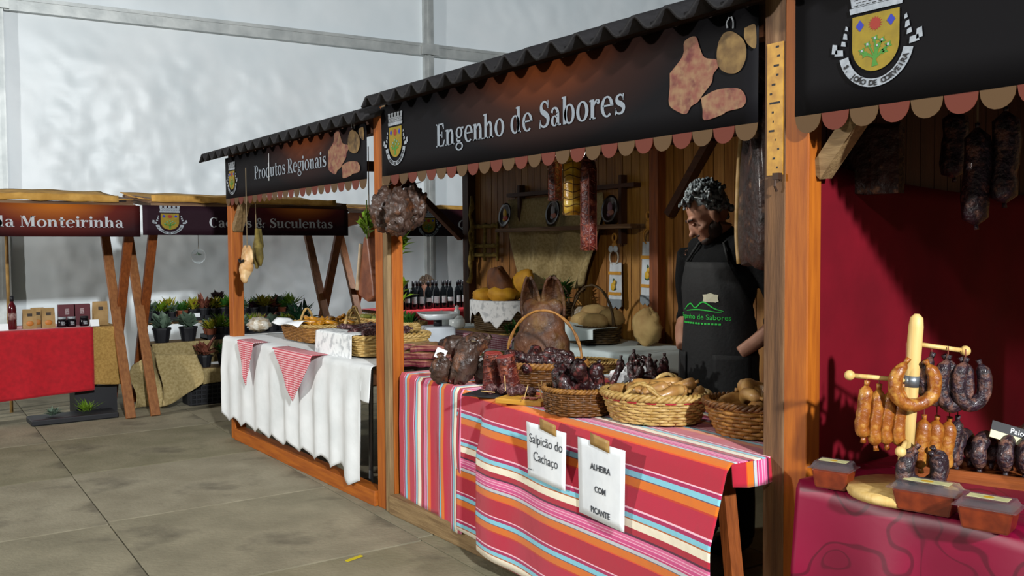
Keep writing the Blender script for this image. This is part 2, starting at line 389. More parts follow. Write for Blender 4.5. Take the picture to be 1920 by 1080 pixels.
    if ch in 'PR':
        rect(.1, 0, .3, 1); rect(.02, 0, .40, .06); rect(.02, .94, .4, 1); rg(.37, .73, .31, .27, .19, .06, a0=-90, a1=90); rect(.3, .46, .38, .52)
        if ch == 'R': rb([(.36, .48), (.52, .30), (.66, .06), (.82, .03)], [.14, .19, .16, .06]); return .84
        return .74
    if ch == 'M':
        rect(.1, 0, .16, 1); pol((.1, 1), (.32, 1), (.56, .28), (.48, .02)); pol((.46, .02), (.52, .02), (.82, 1), (.74, 1)); rect(.74, 0, .94, 1)
        rect(.02, 0, .26, .06); rect(.66, 0, 1.02, .06); rect(.02, .94, .2, 1); rect(.8, .94, 1.02, 1); return 1.07
    if ch == 'C': rg(.44, .5, .4, .52, .2, .06, a0=50, a1=310); rect(.7, .66, .75, 1); return .83
    if ch == 'Q': rg(.45, .5, .42, .52, .2, .06); rb([(.4, .04), (.55, -.14), (.82, -.2)], [.1, .13, .05]); return .92
    if ch == '&':
        rg(.36, .77, .2, .25, .11, .06); rg(.34, .26, .31, .28, .17, .06, a0=80, a1=370); rb([(.24, .75), (.45, .38), (.78, .02)], [.1, .18, .13])
        rb([(.8, .47), (.72, .3), (.56, .1)], [.05, .06, .07]); rect(.66, .46, .93, .51); return .98
    return .34
def words(parent, text, width, height, dx, dz, m_, off=.004, shear=0, slope=0):
    """one part per word, laid out as one line"""
    probe = MB(); x = 0; pos = []; I = lambda a, b: (a, b)
    for wd in text.split(' '):
        x0 = x
        for ch in wd: x += glyph(probe, ch, I, 0)
        pos.append((wd, x0, x)); x += .34
    k = width/(x-.34)
    for wd, a, b in pos: part('lettering', shift(serif(wd, (b-a)*k, height, shear), dx+a*k, dz, off, shear=slope), m_, parent)
def serif(text, width, height, shear=0):
    """serif lettering, cap height = height, total width = width, baseline at z 0, drawn in the x-z plane"""
    probe = MB(); x = 0; I = lambda a, b: (a, b)
    for ch in text: x += glyph(probe, ch, I, 0)
    sx = width/x; mb = MB(); cx = 0
    for ch in text: cx += glyph(mb, ch, lambda a, b, c=cx: ((c+a)*sx+shear*b*height, b*height), 0)
    return mb
TXT = {}
def sans(text, height, bold=0):
    """plain printed lettering as 2D vertices in the x-z plane, centred on x"""
    cu = bpy.data.curves.new('txt', 'FONT'); cu.body = text; cu.size = height; cu.align_x = 'CENTER'; cu.offset = bold; cu.resolution_u = 3
    o = bpy.data.objects.new('txt', cu); COL.objects.link(o); dg = bpy.context.evaluated_depsgraph_get()
    me = bpy.data.meshes.new_from_object(o.evaluated_get(dg)); bpy.data.objects.remove(o); bpy.data.curves.remove(cu)
    mb = MB(); mb.add([(v.co.x, 0, v.co.y) for v in me.vertices], [tuple(p.vertices) for p in me.polygons]); bpy.data.meshes.remove(me); return mb
def split_words(mb, gap):
    """cut printed lettering into its words where the blank along x is wider than gap"""
    iv = sorted((min(mb.v[i].x for i in f), max(mb.v[i].x for i in f), k) for k, f in enumerate(mb.f)); out = []; end = None
    for a, b, k in iv:
        if end is None or a > end+gap: out.append([]); end = b
        out[-1].append(k); end = max(end, b)
    res = []
    for ks in out: q = MB(); ids = sorted({i for k in ks for i in mb.f[k]}); mp_ = {i: n for n, i in enumerate(ids)}; q.add([mb.v[i] for i in ids], [[mp_[i] for i in mb.f[k]] for k in ks]); res.append(q)
    return res
def shift(mb, dx, dz, off=0, sx=1, shear=0):
    for v in mb.v: v.x = v.x*sx+dx; v.z += dz+shear*(v.x-dx); v.y -= off
    return mb
LETTER = mat('letter_print', '868f98', None, .6, spec=.3)
# ---- crest, built once in its own unit (shield 1 wide), then shared
CY = mat('crest_yellow', '8c7606', '7c6804', .6, scale=4); CW = mat('crest_silver', '9aa1a8', '868d94', .6, scale=9)
CG = mat('crest_green', '3a7a24', None, .6); CR = mat('crest_red', '8a2210', None, .6); CB = mat('crest_blue', '1c2a96', None, .6); CK = mat('crest_black', '0c0c10', None, .6)
def build_crest():
    D = {}
    mb = MB(); pts = [(-.5, .55), (-.5, -.1)]+[(-.5*math.cos(a), -.1-.55*math.sin(a)) for a in [PI*i/16 for i in range(1, 16)]]+[(.5, -.1), (.5, .55)]
    mb.poly(pts, .001); D['shield'] = mb.mesh('crest_shield', CY)
    mb = MB(); ring2(mb, 0, -.12, .80, .86, .20, .17, lambda a, b: (a, b), 192, 348, .001)
    for s in (-1, 1):
        for (x, z, w_, h) in ((.80, -.16, .2, .13), (.70, .02, .11, .10), (.66, .17, .1, .12), (.63, .33, .07, .09), (.9, -.06, .13, .2)):
            mb.poly([(s*(x-w_/2), z-h/2), (s*(x+w_/2), z-h/2+.03), (s*(x+w_/2-.02), z+h/2+.03), (s*(x-w_/2+.01), z+h/2)], .001)
    D['scroll'] = mb.mesh('scroll', CW)
    mb = MB(); mb.poly([(-.55, .62), (.55, .62), (.57, .74), (-.57, .74)], .001)
    mb.poly([(-.52, .75), (.52, .75), (.55, .95), (-.55, .95)], .001)
    for x in (-.48, -.24, 0, .24, .48):
        mb.poly([(x-.07, .95), (x+.07, .95), (x+.07, 1.07), (x-.07, 1.07)], .001)
        mb.poly([(x-.095, 1.07), (x+.095, 1.07), (x+.08, 1.12), (x-.08, 1.12)], .001)
    D['crown'] = mb.mesh('crown', CW)
    mb = MB()
    for r_ in range(3):
        for x in range(8): xx = -.46+x*.13+(r_ % 2)*.05; mb.poly([(xx, .77+r_*.06), (xx+.09, .77+r_*.06), (xx+.09, .785+r_*.06), (xx, .785+r_*.06)], .002)
    for x in (-.36, -.12, .12, .36): mb.poly([(x-.03, .95), (x+.03, .95), (x+.03, .98), (x-.03, .98)], .002)
    txt = 'S. JOÃO DE CORVEIRA'; n = len(txt)
    for i, ch in enumerate(txt):
        if ch == ' ': continue
        a = R(lerp(207, 335, i/(n-1))); c, s_ = math.cos(a), math.sin(a); px, pz = .70*c, -.12+.775*s_
        ta = math.atan2(.775*c, -.70*s_); g = sans(ch, .15, .006)
        for v in g.v:
            x, z = v.x, v.z-.05; v.x, v.z, v.y = px+x*math.cos(ta)-z*math.sin(ta), pz+x*math.sin(ta)+z*math.cos(ta), -.0025
        mb.add(g.v, g.f)
    D['lettering'] = mb.mesh('crest_lettering', CK)
    mb = MB(); st = []
    for i in range(32): a = 2*PI*i/32; r_ = .155 if i % 2 == 0 else .10; st.append((r_*math.cos(a), .33+r_*math.sin(a)))
    mb.poly(st, .002); D['sun'] = mb.mesh('sun', CR)
    mb = MB()
    mb.poly([(-.42, .34), (-.33, .22), (-.24, .34), (-.33, .46)], .002); D['lozenge'] = mb.mesh('lozenge', CB)
    mb = MB(); mb.poly([(.24, .34), (.33, .22), (.42, .34), (.33, .46)], .002); D['lozenge2'] = mb.mesh('lozenge', CB)
    mb = MB(); I = lambda a, b: (a, b)
    ribbon2(mb, [(.0, -.55), (-.01, -.4), (.02, -.25)], [.14, .06, .05], I, .002)
    for x, z in ((-.28, -.2), (-.16, -.08), (0, .02), (.15, -.04), (.28, -.16), (-.22, -.28), (.2, -.27), (.05, -.14)):
        ribbon2(mb, [(.01, -.4), ((x)*.5, lerp(-.4, z, .6)), (x, z)], [.04, .03, .03], I, .002)
        mb.poly([(x+.09*math.cos(a*.7854+.3)*(1 if a % 2 else .5), z+.08*math.sin(a*.7854+.3)*(1 if a % 2 else .5)) for a in range(8)], .002)
    D['tree'] = mb.mesh('tree', CG)
    mb = MB()
    for x, z in ((-.28, -.2), (-.16, -.08), (0, .02), (.15, -.04), (.28, -.16), (.05, -.14)): mb.poly([(x-.025, z-.02), (x+.025, z-.02), (x+.02, z+.03), (x-.02, z+.03)], .003)
    D['flower'] = mb.mesh('flower', CW)
    return D
CREST = build_crest()
def put_crest(parent, x, z, w_, off=.004, sz=None):
    sz = sz or w_
    def mk(n, key, par):
        o = bpy.data.objects.new(n, CREST[key]); COL.objects.link(o); o.parent = par; WM[o.name] = WM[parent.name]; return o
    c = mk('crest', 'shield', parent); c.location = (x, -off, z); c.scale = (w_, 1, sz)
    for n in ('scroll', 'crown', 'lettering', 'sun', 'lozenge', 'lozenge2', 'tree', 'flower'): mk(n.strip('2'), n, c)

SC_R = mat('scallop_red', '5e2412', None, .7); SC_T = mat('scallop_tan', '523a1c', None, .7)
SKINP = mat('printed_ham', '8a6c4e', '784438', .7, scale=30, c3='5a2426', s3=16, lo3=.52, hi3=.66)
SAUSP = mat('printed_sausage', '80663a', '5c4424', .7, scale=20, c3='3c2a16', s3=12, lo3=.52, hi3=.66)
def flat_banner(name, label, loc, rz, w_, h, pm, scallops=0, sag=0, group='printed fascia banners of the market stalls'):
    t = thing(name, label, 'banner', loc, rz, group)
    mb = MB(); nu = 40
    def fn(u, v): return Vector((u*w_, .0012*math.sin(u*w_*9)+.0008*math.sin(u*23+v*5), v*h-sag*math.sin(u*PI)*(1-v)))
    mb.grid(fn, nu, 4); part('sheet', mb, pm, t, True, solid=.002)
    if scallops:
        d = w_/scallops
        for i in range(scallops):
            g = MB(); P = [(i*d+.001, .0)]+[(i*d+d/2-(d/2-.002)*math.cos(a), -.052*math.sin(a)**.8) for a in [PI*q/9 for q in range(1, 9)]]+[((i+1)*d-.001, 0)]
            g.slab(P, 0, .002); part('scallop', g, SC_T if i % 2 == 0 else SC_R, t)
    return t
def meat_print(t, x0, x1, z0, z1):
    """printed photograph of cured meat: outlines in a 0-1 frame, flat on the sheet"""
    def q(P, o, m_, n):
        C_ = crom([(a, b, 0) for a, b in P]+[(P[0][0], P[0][1], 0)], 4)[:-1]; mb = MB(); mb.poly([(lerp(x0, x1, v.x), lerp(z0, z1, v.y)) for v in C_], o); part(n, mb, m_, t)
    q([(.02, .62), (.18, .80), (.20, .97), (.33, 1.0), (.38, .86), (.44, .72), (.58, .66), (.60, .58), (.54, .50), (.52, .40), (.42, .28), (.36, .20), (.28, .16), (.22, .08), (.10, .14), (.01, .24), (.02, .45)], .004, SKINP, 'printed_ham')
    q([(.40, .24), (.55, .30), (.70, .30), (.84, .26), (.90, .14), (.86, .05), (.70, .03), (.64, .0), (.44, -.03), (.42, .10)], .005, SKINP, 'printed_shoulder')
    q([(.60, .86), (.66, .95), (.76, .94), (.88, .80), (.90, .62), (.84, .48), (.74, .46), (.62, .54), (.58, .70)], .0055, SAUSP, 'printed_sausage')
    q([(.88, .95), (.97, .97), (1.0, .92), (1.0, .70), (.93, .74), (.88, .84)], .005, SAUSP, 'printed_sausage')
    I = lambda a, b: (lerp(x0, x1, a), lerp(z0, z1, b))
    mb = MB(); ribbon2(mb, [(.70, 1.0), (.69, 1.06), (.72, 1.12)], [.02, .012, .02], I, .006); ribbon2(mb, [(.76, .98), (.76, 1.06), (.74, 1.12)], [.015, .012, .02], I, .006); part('printed_string', mb, CW, t)

# ================================================================ THE THREE ROOFED STALLS (fronts on x = 0)
DEP = 2.1
def post(t, y, x, wx, wy, z1, m_, z0=0, name='post'):
    g = MB(); g.bbox((x-wx/2, y-wy/2, z0), (x+wx/2, y+wy/2, z1)); return part(name, g, m_, t, world=True, bev=.004)
ROOFM = mat('corrugated_roof_sheet', '161518', '0e0d10', .7, scale=20, bump=.3, bscale=40)
def corrugated(t, y0, y1, x0, zf, slope, lam=.15, amp=.026):
    for (xa, xb, za, zb) in ((x0, 1.1, zf, zf+(1.1-x0)*slope), (1.1, DEP+.15, zf+(1.1-x0)*slope+.002, zf+.02)):
        mb = MB(); nu = int((y1-y0)/lam*10)
        def fn(u, v):
            y = lerp(y0, y1, u); return Vector((lerp(xa, xb, v), y, lerp(za, zb, v)+amp*math.cos(2*PI*y/lam)))
        mb.grid(fn, nu, 3); part('roof_sheet', mb, ROOFM, t, True, world=True, solid=-.012)
def planked_wall(t, y0, y1, z0, z1, x, wdt=.085, rail=True):
    b = MB(); b.bbox((x+.012, y0, z0), (x+.03, y1, z1)); bw = part('back_wall', b, darkw('Z'), t, world=True)
    y = y0; k = 0
    while y < y1-.02:
        e = min(y+wdt, y1); g = MB(); dx = random.uniform(0, .004)
        g.bbox((x-.008-dx, y+.003, z0), (x+.012, e-.003, z1)); part('plank', g, plank_mat(random.randrange(4)), bw, world=True); y = e; k += 1
    return bw
# ---- stall with "Produtos Regionais"
s1 = thing('wooden_stall', 'open wooden market stall with corrugated roof and white clothed table', 'market stall', (1, 5.5, 0))
post(s1, 6.665, 0, .085, .085, 2.07, orange('Z')); post(s1, 4.352, .0, .06, .09, 2.16, orange('Z'))
post(s1, 6.61, DEP-.05, .08, .09, 2.15, darkw('Z')); post(s1, 4.33, DEP-.05, .08, .08, 2.2, redw('Z'))
g = MB(); g.bbox((-.05, 4.40, 0), (.035, 6.62, .085)); part('base_beam', g, orange('Y'), s1, world=True, bev=.004)
g = MB(); g.bbox((DEP-.09, 4.40, 0), (DEP-.01, 6.55, .085)); part('base_beam', g, orange('Y'), s1, world=True)
g = MB(); g.bbox((-.03, 4.40, 2.03), (.03, 6.7, 2.135)); part('front_beam', g, darkw('Y'), s1, world=True)
g = MB(); g.bbox((DEP-.09, 4.35, 2.08), (DEP-.01, 6.68, 2.16)); part('back_beam', g, darkw('Y'), s1, world=True)
for y in (6.665, 4.37):
    g = MB(); g.beam((.02, y, 2.06), (DEP-.05, y, 2.1), .06, .08); part('side_beam', g, darkw('X'), s1, world=True)
g = MB(); g.beam((.0, 6.62, 1.56), (.0, 6.22, 2.0), .05, .07, up=(1, 0, 0)); part('brace', g, oldw('Y'), s1, world=True)
g = MB(); g.beam((DEP-.1, 6.66, 1.5), (DEP-.75, 6.66, 2.06), .05, .07, up=(0, 1, 0)); part('brace', g, darkw('X'), s1, world=True)
g = MB(); g.beam((.05, 4.36, 1.72), (.5, 4.36, 2.06), .05, .07, up=(0, 1, 0)); part('brace', g, darkw('X'), s1, world=True)
corrugated(s1, 4.24, 6.98, -.16, 2.105, .34)
planked_wall(s1, 4.37, 6.58, .0, 2.1, DEP)
# ---- stall with "Engenho de Sabores"
s2 = thing('wooden_stall', 'wooden market stall with striped table and cured meats under corrugated roof', 'market stall', (1, 3, 0))
post(s2, 4.262, -.0275, .025, .05, 2.16, oldw('Z')); post(s2, 4.258, .018, .066, .05, 2.16, orange('Z')); post(s2, 1.772, -.005, .06, .078, 2.2, brownw('Z'))
post(s2, 1.80, DEP-.05, .08, .08, 2.2, redw('Z'))
g = MB(); g.bbox((-.05, 1.80, 0), (.03, 4.235, .10)); part('base_beam', g, oldw('Y'), s2, world=True, bev=.004)
g = MB(); g.bbox((-.03, 1.81, 2.05), (.03, 4.235, 2.19)); part('front_beam', g, darkw('Y'), s2, world=True)
g = MB(); g.bbox((DEP-.09, 1.76, 2.08), (DEP-.01, 4.28, 2.16)); part('back_beam', g, darkw('Y'), s2, world=True)
g = MB(); g.beam((.02, 1.772, 2.06), (DEP-.05, 1.772, 2.1), .06, .08); part('side_beam', g, darkw('X'), s2, world=True)
g = MB(); g.beam((.02, 3.0, 2.12), (DEP-.05, 3.0, 2.14), .06, .08); part('side_beam', g, darkw('X'), s2, world=True)
g = MB(); g.beam((DEP-.05, 4.22, 1.62), (DEP-.05, 3.86, 2.08), .05, .07, up=(1, 0, 0)); part('brace', g, darkw('Y'), s2, world=True)
corrugated(s2, 1.715, 4.26, -.17, 2.16, .34)
planked_wall(s2, 1.84, 4.365, .0, 2.1, DEP)
g = MB(); g.bbox((-.038, 1.738, 1.62), (-.0405, 1.797, 2.02)); part('fitting_strip', g, mat('yellow_painted_wood', 'b98a28', '9a6c18', .5, scale=30), s2, world=True)
g = MB()
for i in range(14): g.bbox((-.0415, 1.767+random.uniform(-.02, .02), 1.64+i*.028), (-.0405, 1.767+random.uniform(-.02, .02)+.004, 1.646+i*.028))
part('nail_hole', g, CK, s2, world=True, kind='stuff')
g = MB(); g.box((-.05, 1.75, 1.615), (.02, .022, .02)); g.tube([(-.055, 1.752, 1.61), (-.06, 1.752, 1.585), (-.05, 1.752, 1.57)], .004, 6); part('hook', g, mat('rusty_iron', '3a2a20', None, .6, metal=.5), s2, world=True)
# ---- stall with crimson satin
s3 = thing('wooden_stall', 'dark wooden market stall hung with crimson cloth', 'market stall', (1, .4, 0))
post(s3, 1.695, .0, .065, .085, 2.25, orange('Z')); post(s3, -.8, .0, .065, .085, 2.25, orange('Z'))
post(s3, 1.69, DEP-.05, .08, .08, 2.2, redw('Z')); post(s3, -.8, DEP-.05, .08, .08, 2.2, redw('Z'))
g = MB(); g.bbox((-.04, -.76, 0), (.03, 1.65, .09)); part('base_beam', g, orange('Y'), s3, world=True)
g = MB(); g.bbox((-.03, -.76, 2.07), (.03, 1.65, 2.21)); part('front_beam', g, darkw('Y'), s3, world=True)
g = MB(); g.beam((.03, 1.655, 1.62), (.0, 1.47, 1.82), .05, .055, up=(1, 0, 0)); part('brace', g, oldw('Y'), s3, world=True)
corrugated(s3, -.95, 1.70, -.17, 2.19, .34)
planked_wall(s3, -.76, 1.65, 0, 2.1, DEP)
sw = MB(); sw.bbox((.04, 1.715, .0), (DEP-.1, 1.73, 2.1)); sd = part('side_wall', sw, darkw('Z'), s3, world=True)
x = .04
while x < DEP-.1:
    g = MB(); g.bbox((x+.002, 1.705, 0), (min(x+.09, DEP-.1)-.002, 1.715, 2.1)); part('plank', g, darkw('Z'), sd, world=True); x += .09  # dark planks put the shade above the curtain into the wood colour
# ---- banners of the three stalls
DK = '0a090d'
b1 = flat_banner('fascia_banner', 'dark printed fascia banner reading Produtos Regionais with crest', (-.055, 6.69, 1.785), -PI/2, 2.26, .30,
    print_mat('banner_print_regionais', DK, '7a3a10', (1.45, 0, .36), (.75, 1, .36), '2c1714'), 25)
put_crest(b1, .15, .135, .12, sz=.112)
words(b1, 'Produtos Regionais', 1.16, .092, .60, .105, LETTER)
meat_print(b1, 1.78, 2.24, .03, .29)
g = MB(); g.poly([(.865, .08), (.873, .08), (.876, .26), (.868, .26)], .006); part('tape_glint', g, PAPER, b1)
b2 = flat_banner('fascia_banner', 'dark printed fascia banner reading Engenho de Sabores with crest and meat', (-.055, 4.255, 1.785), -PI/2, 2.435, .36,
    print_mat('banner_print_sabores', DK, '7a3a10', (1.36, 0, .42), (.85, 1, .42), '301912'), 27)
put_crest(b2, .155, .172, .130, sz=.128)
words(b2, 'Engenho de Sabores', 1.30, .108, .55, .10, LETTER)
meat_print(b2, 2.06, 2.43, .04, .31)
b3 = flat_banner('fascia_banner', 'near-black fascia banner with large crest over the crimson stall', (-.055, 1.685, 1.785), -PI/2, 2.44, .40,
    print_mat('banner_print_crest', '08070a', '2c160a', (1.9, 0, .4), (.7, 1, .4), '1c1214'), 27)
put_crest(b3, .262, .178, .140, sz=.130)

# ================================================================ SHARED GOODS BUILDERS
def hang_cloth(name, label, cat, A, B, depth, ztop, drop, mats, uvs=None, fold=.02, nf=9, nu=120, group=None, seed=0, lift=.004, back=0., nv2=26, thick=.003, flap=0, extra=None, uvo=0):
    """cloth lying on a table (front edge A-B, reaching `depth` back) and hanging down in front by drop(u) metres"""
    A, B = Vector((*A, 0)), Vector((*B, 0)); e = (B-A); Lg = e.length; e.normalize(); n = Vector((-e.y, e.x, 0))  # n points inwards (to the stall)
    if n.x < 0 and abs(e.y) > abs(e.x): n = -n
    if abs(e.x) > abs(e.y) and n.y < 0: n = -n
    mb = MB(); nv1 = 10
    def fn(u, v):
        dr = drop(u); tot = depth+dr; j = v*(nv1+nv2)
        if j <= nv1: t = depth*j/nv1
        else: t = depth+dr*(j-nv1)/nv2
        f = math.sin(u*nf*2*PI+seed+1.3*math.sin(u*7+seed))+.5*noise.noise(Vector((u*nf*1.7, seed, 0)))
        if t <= depth:
            return A+e*(u*Lg)+n*(depth-t+back)+Vector((0, 0, ztop+lift+.0015*noise.noise(Vector((u*20, t*12, seed)))))
        h = t-depth; k = min(1, h/.25); r = min(h, .02)
        out = .012*min(1, h/.02)+fold*k*(.75+.5*f)
        if extra: out += extra(u)*k
        sg = noise.noise(Vector((u*6, h*5, seed+3)))*.006*k
        p = A+e*(u*Lg+.006*k*math.cos(u*nf*2*PI+seed))-n*(out+sg-back*0)+Vector((0, 0, ztop+lift-max(0, h-.004)))
        return p
    def uvf(u, v):
        dr = drop(u); j = v*(nv1+nv2)
        t = depth*j/nv1 if j <= nv1 else depth+dr*(j-nv1)/nv2
        return (u*Lg, t+uvo)
    mb.grid(fn, nu, nv1+nv2, uvf)
    if flap: mb.grid(lambda u, v: A+e*(Lg+.006*v)+n*(depth*(1-u)+back)+Vector((0, 0, ztop+lift-v*(flap+.02*math.sin(u*9)))), 12, 5, lambda u, v: (Lg+v*flap, depth*u))
    loc = (A+B)/2
    return single(name, mb, mats, label, cat, (loc.x, loc.y, ztop), 0, group, True, True, thick)
WICK = {'tan': mat('wicker_tan', '94662a', '6e4616', .55, scale=40, bump=.2, bscale=80), 'light': mat('wicker_straw', 'b99c60', '98763a', .5, scale=40, bump=.2, bscale=80),
        'brown': mat('wicker_brown', '6a4218', '4a2c0c', .5, scale=40, bump=.2, bscale=80), 'dark': mat('wicker_dark', '4e3a18', '35250d', .6, scale=40, bump=.2, bscale=80)}
LINER = mat('basket_inside', '3a250e', '2a1a08', .8, scale=30)
def sell(a, rx, ry, n):
    c, s_ = math.cos(a), math.sin(a)
    k = (abs(c)**n+abs(s_)**n)**(-1/n); return rx*c*k, ry*s_*k
def basket(label, loc, rz, rx, ry, h, col='tan', rows=9, stakes=30, flare=1.2, n=2, rim=.011, handles=(), rimcol=None, group=None, tilt=(0, 0), strand=None, lattice=False):
    t = thing('wicker_basket', label, 'basket', loc, rz, group, rot=(tilt[0], tilt[1], rz)); M = WICK[col]; RM = WICK[rimcol or col]
    fl = lambda z: lerp(1/flare, 1, (z/h)**.8) if z > 0 else 1/flare
    L = MB(); N = 40; vs = []
    prof = [(.0, .006), (1/flare*.97, .006)]+[(fl(h*q)-.03, h*q) for q in (.3, .6, .97)]
    for k, z in prof: vs += [(*[c*k for c in sell(2*PI*j/N, rx, ry, n)], z) for j in range(N)]
    L.add(vs, [(i*N+j, i*N+(j+1) % N, (i+1)*N+(j+1) % N, (i+1)*N+j) for i in range(len(prof)-1) for j in range(N)])
    part('lining', L, LINER, t, True)
    W = MB(); m_ = stakes*4; rs = strand or h/rows*.56
    for q in range(rows):
        z = h*(q+.5)/rows*.94+.004; P = []
        for i in range(m_):
            a = 2*PI*i/m_; x, y = sell(a, rx*fl(z), ry*fl(z), n); d = Vector((x, y, 0)).normalized()
            P.append(Vector((x, y, z))+d*(.0045*math.sin(a*stakes/2*1.0+PI*q)))
        W.tube(P, rs, 5, closed=True)
    part('weave', W, M, t, True)
    K = MB()
    for i in range(stakes):
        a = 2*PI*(i+.5)/stakes; K.tube([(*sell(a, rx*fl(z), ry*fl(z), n), z) for z in (0.004, h*.5, h)], .0035, 5)
    part('stake', K, M, t, True, kind='stuff')
    Q = MB()
    for ph in (0, PI*2/3, PI*4/3):
        P = []
        for i in range(110):
            a = 2*PI*i/110; x, y = sell(a, rx, ry, n); d = Vector((x, y, 0)).normalized(); w_ = a*18+ph
            P.append(Vector((x, y, h))+d*(rim*.75*math.cos(w_))+Vector((0, 0, rim*.75*math.sin(w_))))
        Q.tube(P, rim*.62, 6, closed=True)
    part('braided_rim', Q, RM, t, True, label=None)
    for (a, span, hh, r_) in handles:   # angle on the rim, half span (m or rad), height, radius
        G = MB()
        if a is None:      # bail across the basket
            P0, P1 = Vector((*sell(span, rx, ry, n), h)), Vector((*sell(span+PI, rx, ry, n), h))
            P = [lerp(P0, P1, .5-.5*math.cos(PI*i/20))+Vector((0, 0, hh*math.sin(PI*i/20))) for i in range(21)]
        else:
            P = []
            for i in range(13):
                q = i/12; aa = a+span*(2*q-1); P.append(Vector((*sell(aa, rx*1.0, ry*1.0, n), h+hh*math.sin(PI*q))))
        for ph in (0, PI):
            PP = []
            for i, p in enumerate(P): PP.append(p+Vector((math.cos(ph+i*1.1), math.sin(ph+i*1.1), math.sin(ph+i*1.1)*.4))*r_*.5)
            G.tube(crom(PP, 3), r_*.75, 6)
        part('handle', G, RM, t, True)
    return t
def sausage_mesh(name, pts, r, m_, n=10, amp=.08, tie=None, seed=0, k=4):
    P = crom(pts, k); L = len(P)-1; rr = []; Q = []
    for i, p in enumerate(P):
        u = i/L; e = min(u, 1-u); taper = min(1, (e/.10))**.5 if e < .10 else 1
        rr.append(max(.004, r*taper*(1+amp*noise.noise(Vector((i*.7, seed, 1.3)))+amp*.5*noise.noise(Vector((i*2.1, seed, 7))))))
        Q.append(p+Vector((noise.noise(Vector((i*.5, seed, 0))), noise.noise(Vector((i*.5, seed, 5))), 0))*r*amp)
    mb = MB(); mb.tube(Q, rr, n)
    d0 = (Q[0]-Q[1]).normalized(); mb.tube([Q[0]-d0*.004, Q[0]+d0*.012], [.006, .008], 6); d1 = (Q[-1]-Q[-2]).normalized(); mb.tube([Q[-1]-d1*.004, Q[-1]+d1*.012], [.006, .008], 6)
    return mb.mesh(name, m_, True)
ALH = mat('alheira_skin', 'b08446', '875c30', .45, scale=14, bump=.25, bscale=40, coat=.08, c3='d0a868', s3=8, lo3=.5, hi3=.7)
YSA = mat('golden_sausage_skin', 'c78a1e', 'a0660e', .35, scale=18, bump=.2, bscale=50, coat=.3)
DRK = mat('dark_smoked_skin', '2c1416', '120809', .3, scale=30, bump=1.0, bscale=60, coat=.4, c3='6a3230', s3=34, lo3=.52, hi3=.7)
CHO = mat('chourico_skin', '4e282a', '30181c', .4, scale=40, bump=.9, bscale=90, coat=.2, c3='8a6864', s3=60, lo3=.5, hi3=.66)
BLK = mat('black_blood_sausage', '1c1316', '30202a', .42, scale=40, bump=.9, bscale=80, coat=.15, c3='6e4c40', s3=46, lo3=.52, hi3=.68)
ORS = mat('orange_sausage_skin', '96581a', '74380c', .4, scale=30, bump=.4, bscale=70, coat=.15, c3='b07c34', s3=40, lo3=.5, hi3=.68)
SMK = mat('smoked_meat_rind', '4a362c', '271b17', .45, scale=16, bump=1.0, bscale=34, coat=.15, c3='70452a', s3=14, lo3=.52, hi3=.68)
HAMD = mat('dark_cured_ham', '38201a', '180c0a', .5, scale=26, bump=.9, bscale=40, coat=.1, c3='6a4c38', s3=22, lo3=.6, hi3=.7)
RED = mat('red_cured_loin', '5c2018', '34100d', .36, scale=30, bump=.9, bscale=60, coat=.25, c3='8a4832', s3=40, lo3=.52, hi3=.68)
BACON = mat('bacon_side', '642430', '9c6c58', .4, scale=6, stretch=(1, 1, 14), bump=.3, bscale=30, coat=.2, lo=.45, hi=.6)
RIND = mat('bacon_rind', 'a0824a', '6c4030', .5, scale=14, bump=.5, bscale=24)
STRING = mat('cotton_string', '7a6a50', None, .9)
TWINE = mat('red_net_twine', '6e3426', None, .8)
def toss(meshes, label, cat, group, name, spots):
    for (x, y, z, rx, ry, rz, k) in spots:
        single(name, meshes[k % len(meshes)], None, label, cat, (x, y, z), 0, group, rot=(rx, ry, rz))

# ================================================================ STALL 2: STRIPED TABLE
ZT = .745
TA, TB = Vector((.02, 4.20, 0)), Vector((-.20, 1.795, 0)); te = (TB-TA).normalized(); tn = Vector((-te.y, te.x, 0))
if tn.x < 0: tn = -tn
def T2(s, d, z=0): return TA+te*s+tn*d+Vector((0, 0, ZT+z))
TL2 = (TB-TA).length
tab = thing('trestle_table', 'wooden trestle table under the red striped cloths', 'table', (TA+TB)/2+tn*.4)
g = MB(); a, b, c, d = [T2(s, q, -.004) for s, q in ((0, .012), (TL2-.03, .012), (TL2-.03, .80), (0, .80))]; z = Vector((0, 0, -.03))
g.add([a, b, c, d, a+z, b+z, c+z, d+z], [(0, 3, 2, 1), (4, 5, 6, 7), (0, 1, 5, 4), (1, 2, 6, 5), (2, 3, 7, 6), (3, 0, 4, 7)]); part('table_top', g, oldw('Y'), tab, world=True)
for s in (.25, TL2-.16):
    for q in (.12, .70):
        g = MB(); p = T2(s, q, -.034); e_ = T2(s+(.12 if s > 1 else -.12), q+(.06 if q > .4 else -.02)); e_.z = 0
        g.beam(p, e_, .05, .035, up=te); part('leg', g, redw('Z'), tab, world=True)
STR = [(0, 'a8182f'), (.13, 'e8b8c4'), (.142, 'a01c50'), (.172, '7cbccc'), (.222, '5a4658'), (.228, 'cc6a14'), (.30, 'b83018'), (.315, 'ae1a36'), (.475, 'e8b8c4'), (.49, 'a01c50'), (.52, '7cbccc'),
       (.565, 'a85a20'), (.578, 'e6dcc4'), (.648, 'a8182f'), (.70, '501030'), (.722, 'd2608c'), (.745, 'e8a8c0'), (.752, 'd2608c'), (.772, 'e8a8c0'), (.78, 'c84880'), (.81, 'e8a8c0'), (.818, 'b83068'),
       (.835, 'b8bcc0'), (.865, '605860'), (.872, 'cc6a14'), (.94, 'd04a18'), (.952, 'a8182f')]
CA = uvramp('striped_cotton_runner', STR, 0, .40); CBm = uvramp('striped_cotton_cloth', STR, 1, .385)
